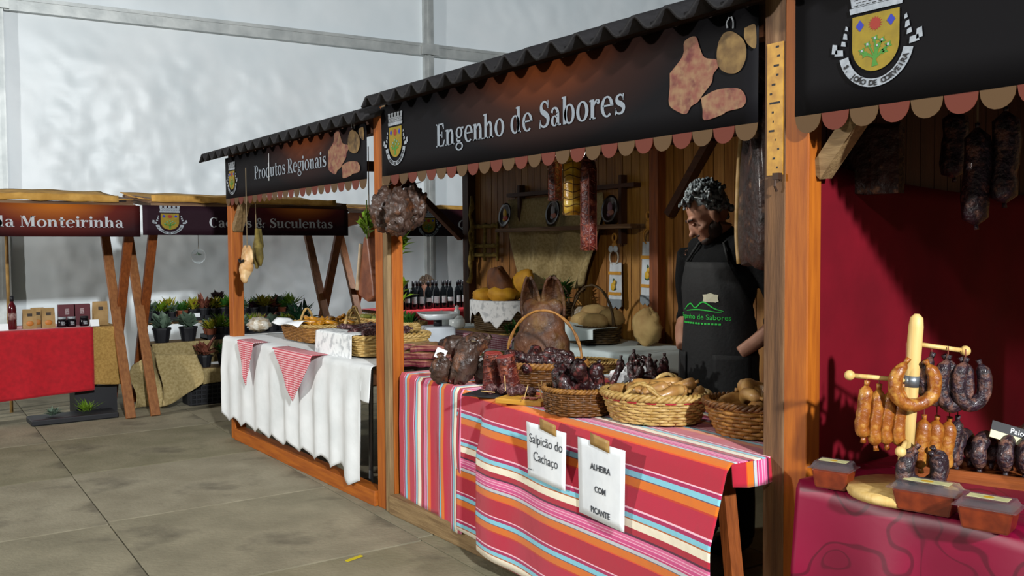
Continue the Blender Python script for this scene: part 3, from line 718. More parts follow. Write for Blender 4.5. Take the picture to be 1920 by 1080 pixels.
def pt2(s): p = TA+te*s; return (p.x, p.y)
hang_cloth('striped_tablecloth', 'red striped cloth with lengthwise stripes running down to the beam', 'tablecloth', pt2(.0), pt2(.70), .80, ZT, lambda u: .655+.012*math.sin(u*9)+.02*u, CA, fold=.007, nf=4, seed=2, lift=.006)
hang_cloth('striped_tablecloth', 'red striped cloth with crosswise stripes and two papers taped on', 'tablecloth', pt2(.66), pt2(TL2), .81, ZT, lambda u: .66+.05*u-(.05*max(0, 1-u/.16))*0, CBm, uvo=.306, fold=.020, nf=2.6, nu=150, seed=4.4, lift=.002, flap=.06, extra=lambda u: .05*min(1, max(0, (u-.13)/.03)))
# papers
def paper(label, s0, w_, h, z, lines, ht, tapeu, bold=0, tiltz=0., curl=.01, extra=None):
    p = TA+te*s0-tn*.092; t = thing('paper_sign', label, 'sign', (p.x, p.y, z), math.atan2(te.y, te.x), 'paper signs taped to the striped cloth')
    bend = lambda x, zz: curl*math.sin((x/w_)*PI*1.1+.4)*(1-zz/h)*1.0
    mb = MB(); mb.grid(lambda u, v: Vector(((u-.5)*w_, -bend((u-.5)*w_, v*h)*.6-.002, v*h-h)), 10, 10); part('sheet', mb, PAPER, t, True, solid=.0008)
    for q, ln in enumerate(lines):
        if not ln: continue
        for gq in split_words(sans(ln, ht, bold), ht*.16):
            for v in gq.v: x, zz = v.x, v.z-h*.36-q*ht*1.28; L_ = (x, -bend(x, h+zz)*.6-.0038, zz); v.x, v.y, v.z = L_
            part('lettering', gq, INK, t)
    if extra:
        E_ = MB()
        for i in range(4): E_.poly([(-w_*.43+i*.007, -h*.86), (-w_*.43+i*.007+.005, -h*.86), (-w_*.43+i*.007+.005, -h*.84), (-w_*.43+i*.007, -h*.84)], .006)
        part('small_print', E_, INK, t, kind='stuff')
    K = MB(); K.grid(lambda u, v: Vector((lerp(tapeu-.055, tapeu+.055, u), -.006+(.0 if v < .5 else .0), lerp(-.012, .03, v)-.012*u)), 4, 3); part('tape', K, mat('brown_tape', 'a8854e', '93713c', .45, scale=20), t, True, solid=.0008)
def sof(px, py): return (pix(px, py, Z=ZT-.1)-TA).dot(te)
paper('white paper sign reading Salpicão do Cachaço taped to striped cloth', sof(1036, 838), .275, .215, ZT-.02, ['Salpicão do', 'Cachaço'], .052, .02, extra=True)
paper('white paper sign reading ALHEIRA COM PICANTE taped to striped cloth', sof(1154, 870), .275, .275, ZT-.02, ['ALHEIRA', '', 'COM', '', 'PICANTE'], .030, .0, bold=.0008)
# --- pale alheiras in the straw basket
def at(px, py, z=0): p = pix(px, py, Z=ZT+z); return p
alh = [sausage_mesh('alheira', [(-.085, .0, 0), (-.05, .05, .004), (.0, .068, 0), (.05, .05, .004), (.085, .0, 0)], .0225, ALH, seed=k_, amp=.1) for k_ in (1, 2)]+\
      [sausage_mesh('alheira', [(-.075, 0, 0), (-.03, .022, 0), (.03, .024, 0), (.075, .0, 0)], .024, ALH, seed=5, amp=.1)]
pc = at(1228, 792)
bk = basket('pale straw wicker basket with red thread heaped with alheira sausages', (pc.x, pc.y, ZT+.008), R(-64), .20, .155, .105, 'light', rows=9, stakes=34, flare=1.28, rim=.0125, handles=((PI*.5+PI, .36, .055, .009), (PI*.5, .36, .05, .009)))
g = MB(); g.tube([(*sell(2*PI*i/60, .198, .153, 2), .088) for i in range(60)], .004, 5, closed=True); part('red_thread', g, mat('red_thread', 'a01828', None, .7), bk, True)
rnd = random.Random(3); sp = []
for i in range(15):
    a = i*2.4; q = .088*math.sqrt((i+.5)/15); x, y = q*math.cos(a)*1.25, q*math.sin(a)*.8
    c_, s_ = math.cos(R(-64)), math.sin(R(-64))
    sp.append((pc.x+x*c_-y*s_, pc.y+x*s_+y*c_, ZT+.078+.022*(i % 3)+.02*(1-q/.13), R(rnd.uniform(-25, 25)), R(rnd.uniform(-20, 20)), rnd.uniform(0, 6.28), i))
toss(alh, 'pale golden alheira sausage in the straw basket', 'sausage', 'alheiras in the straw basket', 'alheira', sp)
# --- shallow wicker basket half hidden by the post
pc = at(1418, 820)
basket('flared wicker basket with open lattice foot beside the brown post', (pc.x, pc.y, ZT+.008), R(-60), .175, .145, .115, 'tan', rows=8, stakes=30, flare=1.45, rim=.011, rimcol='brown')
sp = []
for i in range(9):
    a = i*2.4; q = .065*math.sqrt((i+.5)/9); sp.append((pc.x+q*math.cos(a), pc.y+q*math.sin(a), ZT+.10+.022*(i % 3), R(rnd.uniform(-30, 30)), R(rnd.uniform(-25, 25)), rnd.uniform(0, 6.28), i % 2))
toss(alh, 'pale looped alheira sausage in the lattice-footed basket', 'sausage', 'alheiras in the lattice-footed basket', 'alheira', sp)
# --- dark salpicao sausages
drk = [sausage_mesh('smoked_sausage', [(0, 0, -.075), (.008*k_, .004, -.02), (-.006, .004*k_, .03), (.0, 0, .075)], .026, DRK, seed=k_*3, amp=.22, n=10) for k_ in (1, 2, 3)]
pc = at(1082, 778)
basket('brown wicker basket of upright dark salpicão sausages behind Salpicão sign', (pc.x, pc.y, ZT+.008), R(-64), .135, .12, .10, 'brown', rows=11, stakes=28, flare=1.12, rim=.009, rimcol='tan')
sp = []
for i in range(14):
    a = i*2.4; q = .095*math.sqrt((i+.5)/14); sp.append((pc.x+q*math.cos(a), pc.y+q*math.sin(a), ZT+.105+.016*(i % 4), R(rnd.uniform(-34, 34)), R(rnd.uniform(-34, 34)), rnd.uniform(0, 6.28), i))
toss(drk, 'glossy dark salpicão sausage standing in the brown basket', 'sausage', 'dark sausages in the brown basket', 'smoked_sausage', sp)
pc = at(1020, 725)
basket('wide wicker basket with thick braided rim and thin hoop handle', (pc.x, pc.y, ZT+.008), R(-40), .20, .16, .105, 'brown', rows=9, stakes=32, flare=1.2, rim=.014, rimcol='tan', handles=((None, R(-25), .25, .007),))
sp = []
for i in range(16):
    a = i*2.4; q = .14*math.sqrt((i+.5)/16); sp.append((pc.x+q*math.cos(a)*1.1, pc.y+q*math.sin(a), ZT+.10+.018*(i % 3), R(rnd.uniform(60, 110)), R(rnd.uniform(-20, 20)), rnd.uniform(0, 6.28), i))
toss(drk, 'glossy dark sausage lying in the braided-rim hoop basket', 'sausage', 'dark sausages in the hoop basket', 'smoked_sausage', sp)
# tray of dried dark sausages with white paper + flat basket behind
pc = at(1202, 738)
g = MB(); g.lathe([(.0, 0), (.16, 0), (.19, .025), (.185, .028), (.155, .006), (0, .006)], n=28)
single('serving_tray', g, BLACKP, 'black round tray of dried sausages in front of the man', 'tray', (pc.x, pc.y, ZT+.006), smooth=True)
g = MB(); g.ell((0, 0, 0), (.10, .075, .05), amp=.5, fq=9, seed=4, nu=18, nv=12); single('paper_napkin', g, PAPER, 'crumpled white paper among dried sausages on black tray', 'napkin', (pc.x+.02, pc.y+.09, ZT+.065), smooth=True)
dry = [sausage_mesh('dried_sausage', [(0, 0, -.065), (.012*k_, .006, -.02), (-.008, .006*k_, .03), (.0, 0, .08)], .017, DRK, seed=k_*5, amp=.3, n=8) for k_ in (1, 2)]
sp = []
for i in range(13):
    a = i*2.4; q = .13*math.sqrt((i+.5)/13); sp.append((pc.x+q*math.cos(a), pc.y+q*math.sin(a), ZT+.075+.012*(i % 3), R(rnd.uniform(-40, 40)), R(rnd.uniform(-40, 40)), rnd.uniform(0, 6.28), i))
toss(dry, 'thin wrinkled dark sausage on the black tray', 'sausage', 'dried sausages on the black tray', 'dried_sausage', sp)
pc = at(1105, 697)
basket('flat oval straw basket behind the brown sausage basket', (pc.x-.06, pc.y-.06, ZT+.008), R(-64), .17, .10, .06, 'light', rows=5, stakes=24, flare=1.2, rim=.009)
# --- bacon slabs
def slabm(w_, d, h, seed, bend):
    mb = MB()
    def ring(u):
        P = []
        for k_, (y, z) in enumerate(((-.5, 0), (.5, 0), (.5, 1), (.2, 1.08), (-.2, 1.08), (-.5, 1))):
            P.append(Vector(((u-.5)*w_, y*d*(1+.15*noise.noise(Vector((u*4, k_, seed)))), z*h+bend*math.sin(u*PI)+.008*noise.noise(Vector((u*5, k_, seed+2))))))
        return P
    n = 14; vs = []
    for i in range(n+1): vs += ring(i/n)
    fs = [(i*6+j, i*6+(j+1) % 6, (i+1)*6+(j+1) % 6, (i+1)*6+j) for i in range(n) for j in range(6)]+[(5, 4, 3, 2, 1, 0), tuple(n*6+q for q in range(6))]
    mb.add(vs, fs); mb.m = [1 if (i % 6) in (2, 3, 4) else 0 for i in range(n*6)]+[0, 0]; return mb
pc = at(800, 690)
for i, (dx, dy, dz, rz, w_, d) in enumerate(((0, 0, .006, -60, .34, .17), (.0, .02, .046, -50, .32, .16), (.04, .10, .086, -70, .22, .15), (.03, .0, .088, -48, .20, .13))):
    single('bacon_slab', slabm(w_, d, .034, i, .012), [BACON, RIND], 'slab of streaky smoked bacon stacked beside the wooden post', 'bacon', (pc.x+dx, pc.y+dy, ZT+dz), R(rz), 'stacked bacon slabs', False)
g = MB(); g.bbox((-.03, -.0008, 0), (.03, .0008, .055)); single('price_tag', g, PAPER, 'small white printed tag leaning on the bacon stack', 'tag', (pc.x-.02, pc.y-.16, ZT+.07), R(-60), rot=(R(-18), R(20), R(-50)))
# --- smoked lumps
def lump(label, px, py, r, rot, seed, m_=SMK, name='smoked_meat', zoff=0, tie=True, group='smoked pork lumps on the striped runner'):
    p = at(px, py); t = thing(name, label, 'smoked meat', (p.x, p.y, ZT+.006+zoff), group=group)
    M3 = Euler(rot).to_matrix(); ext = math.sqrt(sum((M3[2][i]*r[i])**2 for i in range(3)))
    g = MB(); g.ell((0, 0, ext*.95), r, M3, 32, 24, amp=.24, fq=11, seed=seed); part('meat', g, m_, t, True)
    if tie:
        tip = M3 @ Vector((0, 0, r[2]))+Vector((0, 0, ext*.95)); d = (M3 @ Vector((0, 0, 1)))
        g = MB(); g.tube([tip-d*.012, tip+d*.004, tip+d*.022], [.016, .010, .02], 8); part('tied_end', g, m_, t, True)
        g = MB(); g.tube([tip+d*.004+Vector((.011*math.cos(a), .011*math.sin(a), 0)) for a in [i*.8 for i in range(8)]], .003, 5, closed=True); part('string', g, STRING, t, True)
lump('dark wrinkled smoked pork lump at the front of the meat row', 828, 722, (.055, .05, .075), (R(25), R(-20), 0), 1)
lump('tall brown smoked pork sausage tied at its top', 872, 724, (.062, .058, .115), (R(18), R(14), 0), 2)
lump('grey smoked pork lump lying behind the tall brown one', 885, 695, (.065, .06, .10), (R(60), R(25), R(20)), 3, zoff=.06)
lump('low grey smoked pork lump beside the bacon stack', 845, 690, (.06, .06, .09), (R(70), 0, R(30)), 4, zoff=.05)
lump('small round smoked pork lump beside red loin', 906, 722, (.045, .045, .06), (R(20), 0, 0), 5)
g = MB(); g.ell((0, 0, .02), (.10, .05, .02), amp=.6, fq=9, seed=9); p = at(915, 690); single('bay_leaf_bundle', g, mat('dry_bay_leaf', '5a5426', '3c3a1a', .6, scale=20), 'dry olive bay leaves lying behind the smoked lumps', 'leaves', (p.x+.05, p.y, ZT+.05), smooth=True)
def loin(label, px, py, rot, seed):
    p = at(px, py); t = thing('cured_loin', label, 'cured meat', (p.x, p.y, ZT+.005), rot=rot, group='cut red cured loins')
    mb = MB(); P = [(0, 0, z) for z in (0, .03, .07, .11, .15, .17)]; rr = [.046*(1+.08*noise.noise(Vector((i, seed, 0)))) for i in range(6)]; mb.tube(P, rr, 16, squash=.85); part('meat', mb, RED, t, True)
    mb = MB(); mb.lathe([(.0, .171), (.043, .171), (.044, .169)], n=16, sy=.85); part('cut_face', mb, mat('cut_meat', '7a1e1e', '92453c', .4, scale=40), t)
    mb = MB(); mb.tube([(.047, .0, z) for z in (0, .05, .1, .17)], .004, 5); part('fat_edge', mb, mat('orange_fat', 'c07a2e', None, .5), t, True)
    mb = MB()
    for k_ in range(5): mb.tube([(.048*math.cos(a), .041*math.sin(a), .02+k_*.033+.008*math.sin(a*2)) for a in [2*PI*i/18 for i in range(18)]], .0016, 4, closed=True)
    part('net', mb, TWINE, t, True, kind='stuff')
loin('upright red cured loin in netting with pale orange edge', 922, 730, (R(6), R(-4), .4), 1)
loin('leaning red cured loin cut open next to the upright one', 962, 738, (R(-10), R(8), 1.9), 2)
# --- tasting tray and board
pt = at(930, 744); t = thing('tasting_tray', 'black slate tray with sausage pieces beside the wooden board', 'tray', (pt.x, pt.y, ZT+.006), R(-66))
g = MB(); g.bbox((-.13, -.075, 0), (.13, .075, .008)); part('slate', g, mat('black_slate', '101014', '1c1c22', .5, scale=30), t)
for i, (x, y) in enumerate(((.0, .03), (.05, .04), (.03, .0), (.09, .02))):
    g = MB(); g.ell((0, 0, 0), (.028, .024, .024), amp=.3, seed=i); single('sausage_piece', g, CHO, 'cut chunk of dark sausage on the black slate tray', 'sausage piece', (pt.x+x-.02, pt.y-x*.9+y-.02, ZT+.036), group='tasting chunks on the slate', smooth=True)
pb = at(987, 757); t = thing('cutting_board', 'small yellow wooden board with tasting slices', 'cutting board', (pb.x, pb.y, ZT+.006), R(-66))
g = MB(); g.bbox((-.11, -.075, 0), (.11, .075, .022)); part('board', g, wood('yellow_board_wood', 'c28e2c', 'a6741c', 'X', .5), t, bev=.003)
for i, (x, y) in enumerate(((-.05, .03), (-.02, .05), (.01, .03), (-.07, .0))):
    g = MB(); g.ell((0, 0, 0), (.022, .02, .02), amp=.3, seed=i+9); c_, s_ = math.cos(R(-66)), math.sin(R(-66))
    o = single('sausage_piece', g, CHO, 'cut chunk of dark sausage on the yellow board', 'sausage piece', (pb.x+x*c_-y*s_, pb.y+x*s_+y*c_, ZT+.046), group='tasting chunks on the board', smooth=True)
for i, (x, y) in enumerate(((.04, -.02), (.07, .01), (.02, -.04), (.06, -.045))):
    g = MB(); g.lathe([(0, 0), (.019, 0), (.019, .004), (0, .004)], n=14); c_, s_ = math.cos(R(-66)), math.sin(R(-66))
    single('sausage_slice', g, mat('slice_red', '8a3a34', 'b07a6a', .4, scale=80), 'thin round sausage slice on the yellow board', 'sausage slice', (pb.x+x*c_-y*s_, pb.y+x*s_+y*c_, ZT+.0285+.001*i), group='thin slices on the board')
for i, (px, py, tx, ty) in enumerate(((948, 735, .01, .02), (982, 752, .0, -.03), (1013, 745, .01, .0), (1017, 752, -.005, .02), (928, 738, -.06, .02))):
    p = at(px, py, .03); g = MB(); g.tube([(0, 0, 0), (tx, ty, .065 if i != 4 else .01)], .0018, 5); single('toothpick', g, mat('toothpick_wood', 'd0b070', None, .7), 'wooden toothpick stuck in the tasting pieces', 'toothpick', (p.x, p.y, ZT+.035), group='toothpicks in the tastings')
# --- smoked pig head
PIGM = mat('smoked_pig_skin', '553014', '2a1508', .6, scale=11, bump=1.0, bscale=34, coat=.03, c3='5e421c', s3=9, lo3=.52, hi3=.68)
pp = pix(1016, 702, Z=ZT); t = thing('smoked_pig_head', 'whole smoked brown pig head with upright ears behind baskets', 'pig head', (pp.x, pp.y, ZT+.006), R(-145))
g = MB()   # local +x faces the aisle
g.ell((0, 0, .07), (.11, .175, .10)); g.ell((0, 0, .15), (.105, .155, .12)); g.ell((-.01, 0, .24), (.09, .125, .11)); g.ell((-.015, 0, .31), (.07, .095, .07)); g.ell((.06, 0, .10), (.075, .08, .10)); g.ell((.11, 0, .05), (.05, .06, .05))
g.tube([(.145, 0, .045), (.164, 0, .042)], [.052, .046], 14)
for s_ in (-1, 1): g.ell((.03, s_*.115, .05), (.07, .07, .06)); g.ell((.06, s_*.075, .20), (.03, .03, .03)); g.ell((-.02, s_*.062, .34), (.03, .05, .05))
me = withmat(fuse(g, .009, 6), PIGM); part('head', me, None, t)
for s_ in (-1, 1):
    g = MB(); g.ell((.163, s_*.018, .045), (.006, .009, .012)); part('nostril', g, CK, t, True)
    g = MB()
    def earf(u, v, s_=s_):
        a_ = (2*u-1); w_ = (.056 if s_ > 0 else .046)*(math.sin(PI*min(1, .34+v*.66))**(.5 if s_ > 0 else .8))+.002
        return Vector((-.05+.045*a_*a_*(1-v*.4)+.02*v*v, s_*(.06+(.012 if s_ < 0 else -.004)*v)+a_*w_, .315+.185*v-.02*abs(a_)*(1-v)))
    g.grid(earf, 10, 14); part('ear', g, PIGM, t, True, solid=.014)
# --- hanging meats
def hang(name, label, cat, p, mesh_parts, group=None, cord=None):
    t = thing(name, label, cat, p, group=group)
    for n_, mb, m_ in mesh_parts: part(n_, mb, m_, t, True)
    if cord:
        g = MB(); g.tube([(0, 0, 0), (cord[0], cord[1], cord[2])], .0025, 5); part('cord', g, STRING, t)
    return t
def netted(L, r, m_, seed, netm, n=9):
    mb = MB(); P = [(.006*noise.noise(Vector((i, seed, 0))), .006*noise.noise(Vector((i, seed, 4))), -L*i/12) for i in range(13)]
    rr = [r*(.35 if i == 0 else .8 if i in (1, 12) else 1)*(1+.08*noise.noise(Vector((i, seed, 8)))) for i in range(13)]; mb.tube(P, rr, 14)
    net = MB()
    for k_ in range(n): z = -L*(k_+.7)/n; net.tube([(r*1.02*math.cos(a), r*1.02*math.sin(a), z+.006*math.sin(3*a+k_)) for a in [2*PI*i/20 for i in range(20)]], .0022, 4, closed=True)
    for k_ in range(5): a = 2*PI*k_/5+.3; net.tube([(r*1.03*math.cos(a), r*1.03*math.sin(a), -L*q/6) for q in range(1, 7)], .0022, 4)
    return [('meat', mb, m_), ('net', net, netm)]
YFAT = mat('yellow_cured_fat', 'c89a1e', 'a87812', .3, scale=9, bump=.6, bscale=26, coat=.4, stretch=(1, 1, 3), c3='d8b850', s3=12, lo3=.5, hi3=.7)
for nm, lb, px, py0, L, r, m_, sd, nm2 in (('hanging_salami', 'short grey-red netted salami hanging at the back of the trio', 1040, 292, .20, .028, CHO, 1, TWINE), ('hanging_lard', 'bright yellow cured pork piece hanging in the middle of trio', 1073, 282, .28, .042, YFAT, 2, mat('brown_twine', '6a4a1e', None, .8)),
                                       ('hanging_salami', 'long red netted cured sausage hanging lowest of trio', 1103, 284, .42, .034, RED, 3, TWINE)):
    p = pix(px, py0, X=.22); ztop = 2.05-p.z
    hang(nm, lb, 'cured meat', p, netted(L, r, m_, sd, nm2), 'cured meats hanging inside the striped stall', (0, 0, ztop))
# ham knuckles on the post
for i, (px, py, x_, r, sd, lb) in enumerate(((722, 392, -.10, (.075, .06, .10), 11, 'dark smoked pork knuckle hanging against the wooden post'), (748, 396, -.13, (.08, .065, .105), 12, 'wrinkled black smoked knuckle hanging in front of banner edge'), (775, 385, .03, (.07, .06, .10), 13, 'nearly black smoked knuckle hanging behind its two neighbours'))):
    p = pix(px, py, X=x_); t = thing('smoked_knuckle', lb, 'smoked meat', (p.x, p.y, p.z), group='smoked knuckles hanging by the post')
    g = MB(); g.ell((0, 0, 0), r, (R(8*i-8), R(6), i), 34, 26, amp=.36, fq=10, seed=sd); g.ell((.0, .0, -.06), (r[0]*.8, r[1]*.8, .06), None, 16, 12, amp=.4, fq=9, seed=sd+4); part('meat', g, SMK, t, True)
    g = MB(); g.tube([(0, 0, .08), (0, 0, .12)], [.03, .012], 8); part('shank', g, SMK, t, True)
    g = MB(); g.tube([(0, 0, .11), (.05-p.x*0, 0, 1.75-p.z)], .0016, 5); part('cord', g, mat('dark_string', '3a3026', None, .9), t)
# work lamp clamped under the roof, behind the banner
lp = Vector((.30, 3.30, 2.0)); t = thing('unseen_lamp', 'small clamp work lamp under the roof behind the banner', 'lamp', lp)
g = MB(); g.lathe([(.025, .07), (.03, .05), (.07, 0), (.068, 0), (.027, .05), (.022, .068)], n=20); part('shade', g, BLACKP, t, True)
g = MB(); g.ell((0, 0, .025), (.024, .024, .03)); part('bulb', g, mat('lit_bulb', 'fff2dc', None, .5, emit=6), t, True)
g = MB(); g.tube([(0, 0, .07), (0, .0, .12)], .006, 8); g.box((0, 0, .125), (.04, .06, .02)); part('clamp', g, BLACKP, t)
l = bpy.data.lights.new('unseen_lamp_light', 'SPOT'); l.energy = 30; l.spot_size = R(165); l.spot_blend = .5; l.shadow_soft_size = .03; l.color = (1, .97, .9)
lo_ = bpy.data.objects.new('unseen_lamp_light', l); COL.objects.link(lo_); lo_.location = lp+Vector((0, 0, -.02)); lo_.rotation_euler = (0, R(-24), 0)
# large dark ham by the brown post
p = pix(1421, 380, X=.10); t = thing('cured_ham', 'large dark cured ham with pale fat edge hanging beside the man', 'ham', (p.x, p.y, 1.335), R(-30))
g = MB(); prof = [(-.10, .03), (-.085, .0), (-.02, .012), (.05, -.01), (.10, .03), (.11, .15), (.10, .26), (.085, .36), (.07, .45), (.04, .56), (-.02, .58), (-.06, .46), (-.085, .36), (-.10, .22), (-.108, .12)]
vs = []; n = len(prof)
for k_, (dx, sc) in enumerate(((-.034, .86), (-.026, .97), (0, 1), (.026, .97), (.034, .86))):
    vs += [(dx+.006*noise.noise(Vector((q, k_, 1))), -(a*sc), .2+(b-.2)*sc) for q, (a, b) in enumerate(prof)]
g.add(vs, [(k_*n+j, k_*n+(j+1) % n, (k_+1)*n+(j+1) % n, (k_+1)*n+j) for k_ in range(4) for j in range(n)]+[tuple(range(n-1, -1, -1)), tuple(range(4*n, 5*n))])
part('meat', g, HAMD, t, True)
g = MB(); g.tube(crom([(-.03, .03, .57), (-.03, .072, .46), (-.03, .098, .34), (-.03, .112, .20), (-.03, .114, .10), (-.028, .098, .01)], 5), .008, 6); part('fat_edge', g, mat('pale_fat', 'c0a070', 'a4844e', .5, scale=30), t, True)
g = MB(); g.tube([(0, 0, .58), (0, 0, .74)], .004, 5); part('cord', g, STRING, t)

# ================================================================ STALL 1: WHITE TABLE
Z1 = .76
t = thing('folding_table', 'folding table with grey metal legs under the white cloth', 'table', (.45, 5.6, 0))
g = MB(); g.bbox((.05, 4.45, Z1-.035), (.93, 6.74, Z1-.004)); part('table_top', g, mat('grey_table_top', '8c8c8a', None, .6), t, world=True)
for x in (.12, .88):
    for y in (4.75, 6.45):
        g = MB(); g.tube([(x, y, Z1-.035), (x, y+.02, 0)], .014, 8); part('leg', g, mat('grey_steel', '80868a', None, .4, metal=.7), t, world=True)
def tri(x): x = x % 1; return 1-abs(2*x-1)
hang_cloth('white_tablecloth', 'long white cotton tablecloth with pointed hem on the stall table', 'tablecloth', (-.062, 6.75), (-.03, 4.43), .99, Z1, lambda u: (.575+.05*tri(u*9.5)+.03*u+(.05 if u > .86 else 0)) if u < .95 else .2, WHITE_CLOTH, fold=.022, nf=10, nu=200, seed=1, nv2=30)
GING = gingham('red_gingham', 'e6dcdc', 'c8606c', 'b02438', .014); GING2 = gingham('maroon_gingham', 'c8b8bc', '9c5a68', '6c2038', .014)
def xof(px, py): return pix(px, py, Z=Z1)
for (pa, pb, dr, lb) in (((449, 640), (504, 645), .30, 'red gingham corner cloth hanging under the wrapped loaf'), ((553, 652), (626, 668), .30, 'red gingham corner cloth hanging below the lace napkin')):
    a_, b_ = xof(*pa), xof(*pb)
    hang_cloth('gingham_napkin', lb, 'napkin', (-.112, a_.y), (-.112, b_.y), .10, Z1+.008, lambda u, dr=dr: .012+dr*(1-abs(2*u-1.1))*(1 if abs(2*u-1.1) < 1 else 0), GING, fold=.006, nf=2, nu=40, seed=3, lift=.004)
# golden sausage basket, second basket behind it, dark sausage basket
basket('rectangular brown wicker basket of golden sausages on white tablecloth', (.36, 5.93, Z1+.014), 0, .23, .28, .115, 'tan', rows=10, stakes=34, flare=1.12, n=6, rim=.010, rimcol='light', handles=((PI/2, .22, .09, .008),), tilt=(0, 0))
gy = [sausage_mesh('small_sausage', [(-.055, 0, 0), (-.02, .014, 0), (.02, .014, 0), (.055, 0, 0)], .0165, YSA, seed=k_, amp=.1, n=8, k=3) for k_ in (1, 2)]
sp = []
for i in range(34):
    sp.append((.36+rnd.uniform(-.16, .16), 5.93+rnd.uniform(-.21, .21), Z1+.105+.016*(i % 4), R(rnd.uniform(-25, 25)), R(rnd.uniform(-30, 30)), rnd.uniform(0, 6.28), i))
toss(gy, 'small golden sausage in the rectangular brown basket', 'sausage', 'golden sausages in the brown basket', 'small_sausage', sp)
basket('rectangular wicker basket of green jars behind the golden sausages', (.80, 5.98, Z1+.014), 0, .17, .27, .13, 'tan', rows=9, stakes=30, flare=1.1, n=6, rim=.010, rimcol='light', handles=((PI, .28, .09, .008),))
olv = [sausage_mesh('green_sausage', [(-.05, 0, 0), (-.02, .014, 0), (.02, .014, 0), (.05, 0, 0)], .017, mat('olive_green_skin', '7a7a34', '5a5a22', .4, scale=20), seed=3, n=8, k=3)]
sp = [(.80+rnd.uniform(-.12, .12), 5.98+rnd.uniform(-.2, .2), Z1+.125+.012*(i % 3), R(rnd.uniform(-25, 25)), R(rnd.uniform(-30, 30)), rnd.uniform(0, 6.28), 0) for i in range(16)]
toss(olv, 'olive green piece in the basket behind the golden sausages', 'sausage', 'olive pieces in the rear basket', 'green_sausage', sp)
basket('long straw basket of dark chouriço sausages with lace napkin over the side', (.29, 5.02, Z1+.014), 0, .25, .31, .115, 'light', rows=9, stakes=36, flare=1.1, n=6, rim=.013, rimcol='light', handles=((PI/2, .26, .13, .009),))
cho = [sausage_mesh('chourico', [(-.10, 0, 0), (-.04, .012*k_, .004), (.04, .012, 0), (.10, 0, 0)], .0185, CHO, seed=k_, amp=.16, n=9, k=3) for k_ in (1, 2, 3)]
sp = []
for i in range(30):
    sp.append((.29+rnd.uniform(-.13, .13), 4.80+.46*(i % 10)/10+rnd.uniform(-.02, .02), Z1+.105+.024*(i//10), R(rnd.uniform(-10, 10)), R(rnd.uniform(-14, 14)), R(rnd.uniform(-30, 25)), i))
toss(cho, 'mottled purple chouriço laid crosswise in the long straw basket', 'sausage', 'chouriços in the long straw basket', 'chourico', sp)
# lace napkin over the basket's front
LACE = mat('white_lace', 'dfe2e2', 'b4b8ba', .85, scale=26, bump=.4, bscale=40, lo=.5, hi=.62)
mb = MB(); mb.grid(lambda u, v: Vector(((.17-.14*min(1, v/.28) if v < .28 else .0305-.012*math.sin(u*5)*(v-.28)-.02*v), 5.30-.50*u, Z1+.145-(.0 if v < .28 else (v-.28)/.72*.20))), 30, 24)
single('lace_napkin', mb, LACE, 'white patterned napkin draped over the long straw basket', 'napkin', (.03, 5.05, Z1+.14), smooth=True, world=True, solid=.002)
mb = MB(); mb.grid(lambda u, v: Vector((.16-.08*v+.01*math.sin(u*8), 6.18-.44*u, Z1+.155-.05*max(0, v-.5)+.01*math.sin(u*7+v*3))), 16, 8)
single('paper_napkin', mb, PAPER, 'white paper napkin over the golden sausage basket front', 'napkin', (.12, 6.0, Z1+.15), smooth=True, world=True, solid=.002)
g = MB(); g.ell((0, 0, .05), (.085, .10, .055), None, 18, 12, amp=.35, fq=9, seed=3)
p = xof(487, 625); single('wrapped_loaf', g, mat('plastic_wrap_bread', 'a89880', 'c8c4b8', .25, scale=24, lo=.45, hi=.6, coat=.5, bump=.5, bscale=30), 'loaf in clear wrap at the end of the white tablecloth', 'bread', (p.x, p.y, Z1+.02), smooth=True)
g = MB(); g.ell((0, 0, .045), (.05, .055, .05), None, 14, 10, amp=.5, fq=9, seed=8); p = xof(503, 612); single('paper_bag', g, PAPER, 'crumpled white paper bag beside the wrapped loaf', 'bag', (.40, 6.42, Z1+.012), smooth=True)
g = MB(); g.ell((0, 0, .04), (.07, .07, .04), None, 14, 10, amp=.4, fq=9, seed=9); p = xof(520, 604); single('paper_bag', g, BURLAP2, 'small beige cloth bag behind the white paper bag', 'bag', (.62, 6.45, Z1+.012), smooth=True)
# leafy basket and scale at the back of the white table
p = pix(757, 632, Z=Z1)
basket('small straw basket behind the stall post next to kitchen scale', (.80, 5.50, Z1+.014), 0, .12, .13, .12, 'light', rows=8, stakes=24, flare=1.15, rim=.010)
def leafy(mb, n, r, h, lw, rr, flat=.35, droop=.3):
    for i in range(n):
        a = rr.uniform(0, 6.28); el = rr.uniform(.2, 1.2); L = r*rr.uniform(.7, 1.2); d = Vector((math.cos(a)*math.cos(el), math.sin(a)*math.cos(el), math.sin(el)))
        b_ = Vector((rr.uniform(-.3, .3)*r, rr.uniform(-.3, .3)*r, h*rr.uniform(0, 1))); s_ = d.cross(Vector((0, 0, 1))).normalized(); n_ = s_.cross(d)
        P = [b_, b_+d*L*.5+s_*lw*.5+n_*lw*.15, b_+d*L-Vector((0, 0, droop*L*.4)), b_+d*L*.5-s_*lw*.5+n_*lw*.15, b_+d*L*.55-n_*lw*.1]
        mb.add(P, [(0, 1, 4), (1, 2, 4), (2, 3, 4), (3, 0, 4)])
    return mb
GRN = mat('leaf_green', '2f5e1e', '1f4412', .5, scale=20); GRN2 = mat('bright_leaf', '6a8a1e', '4c6c14', .5, scale=20)
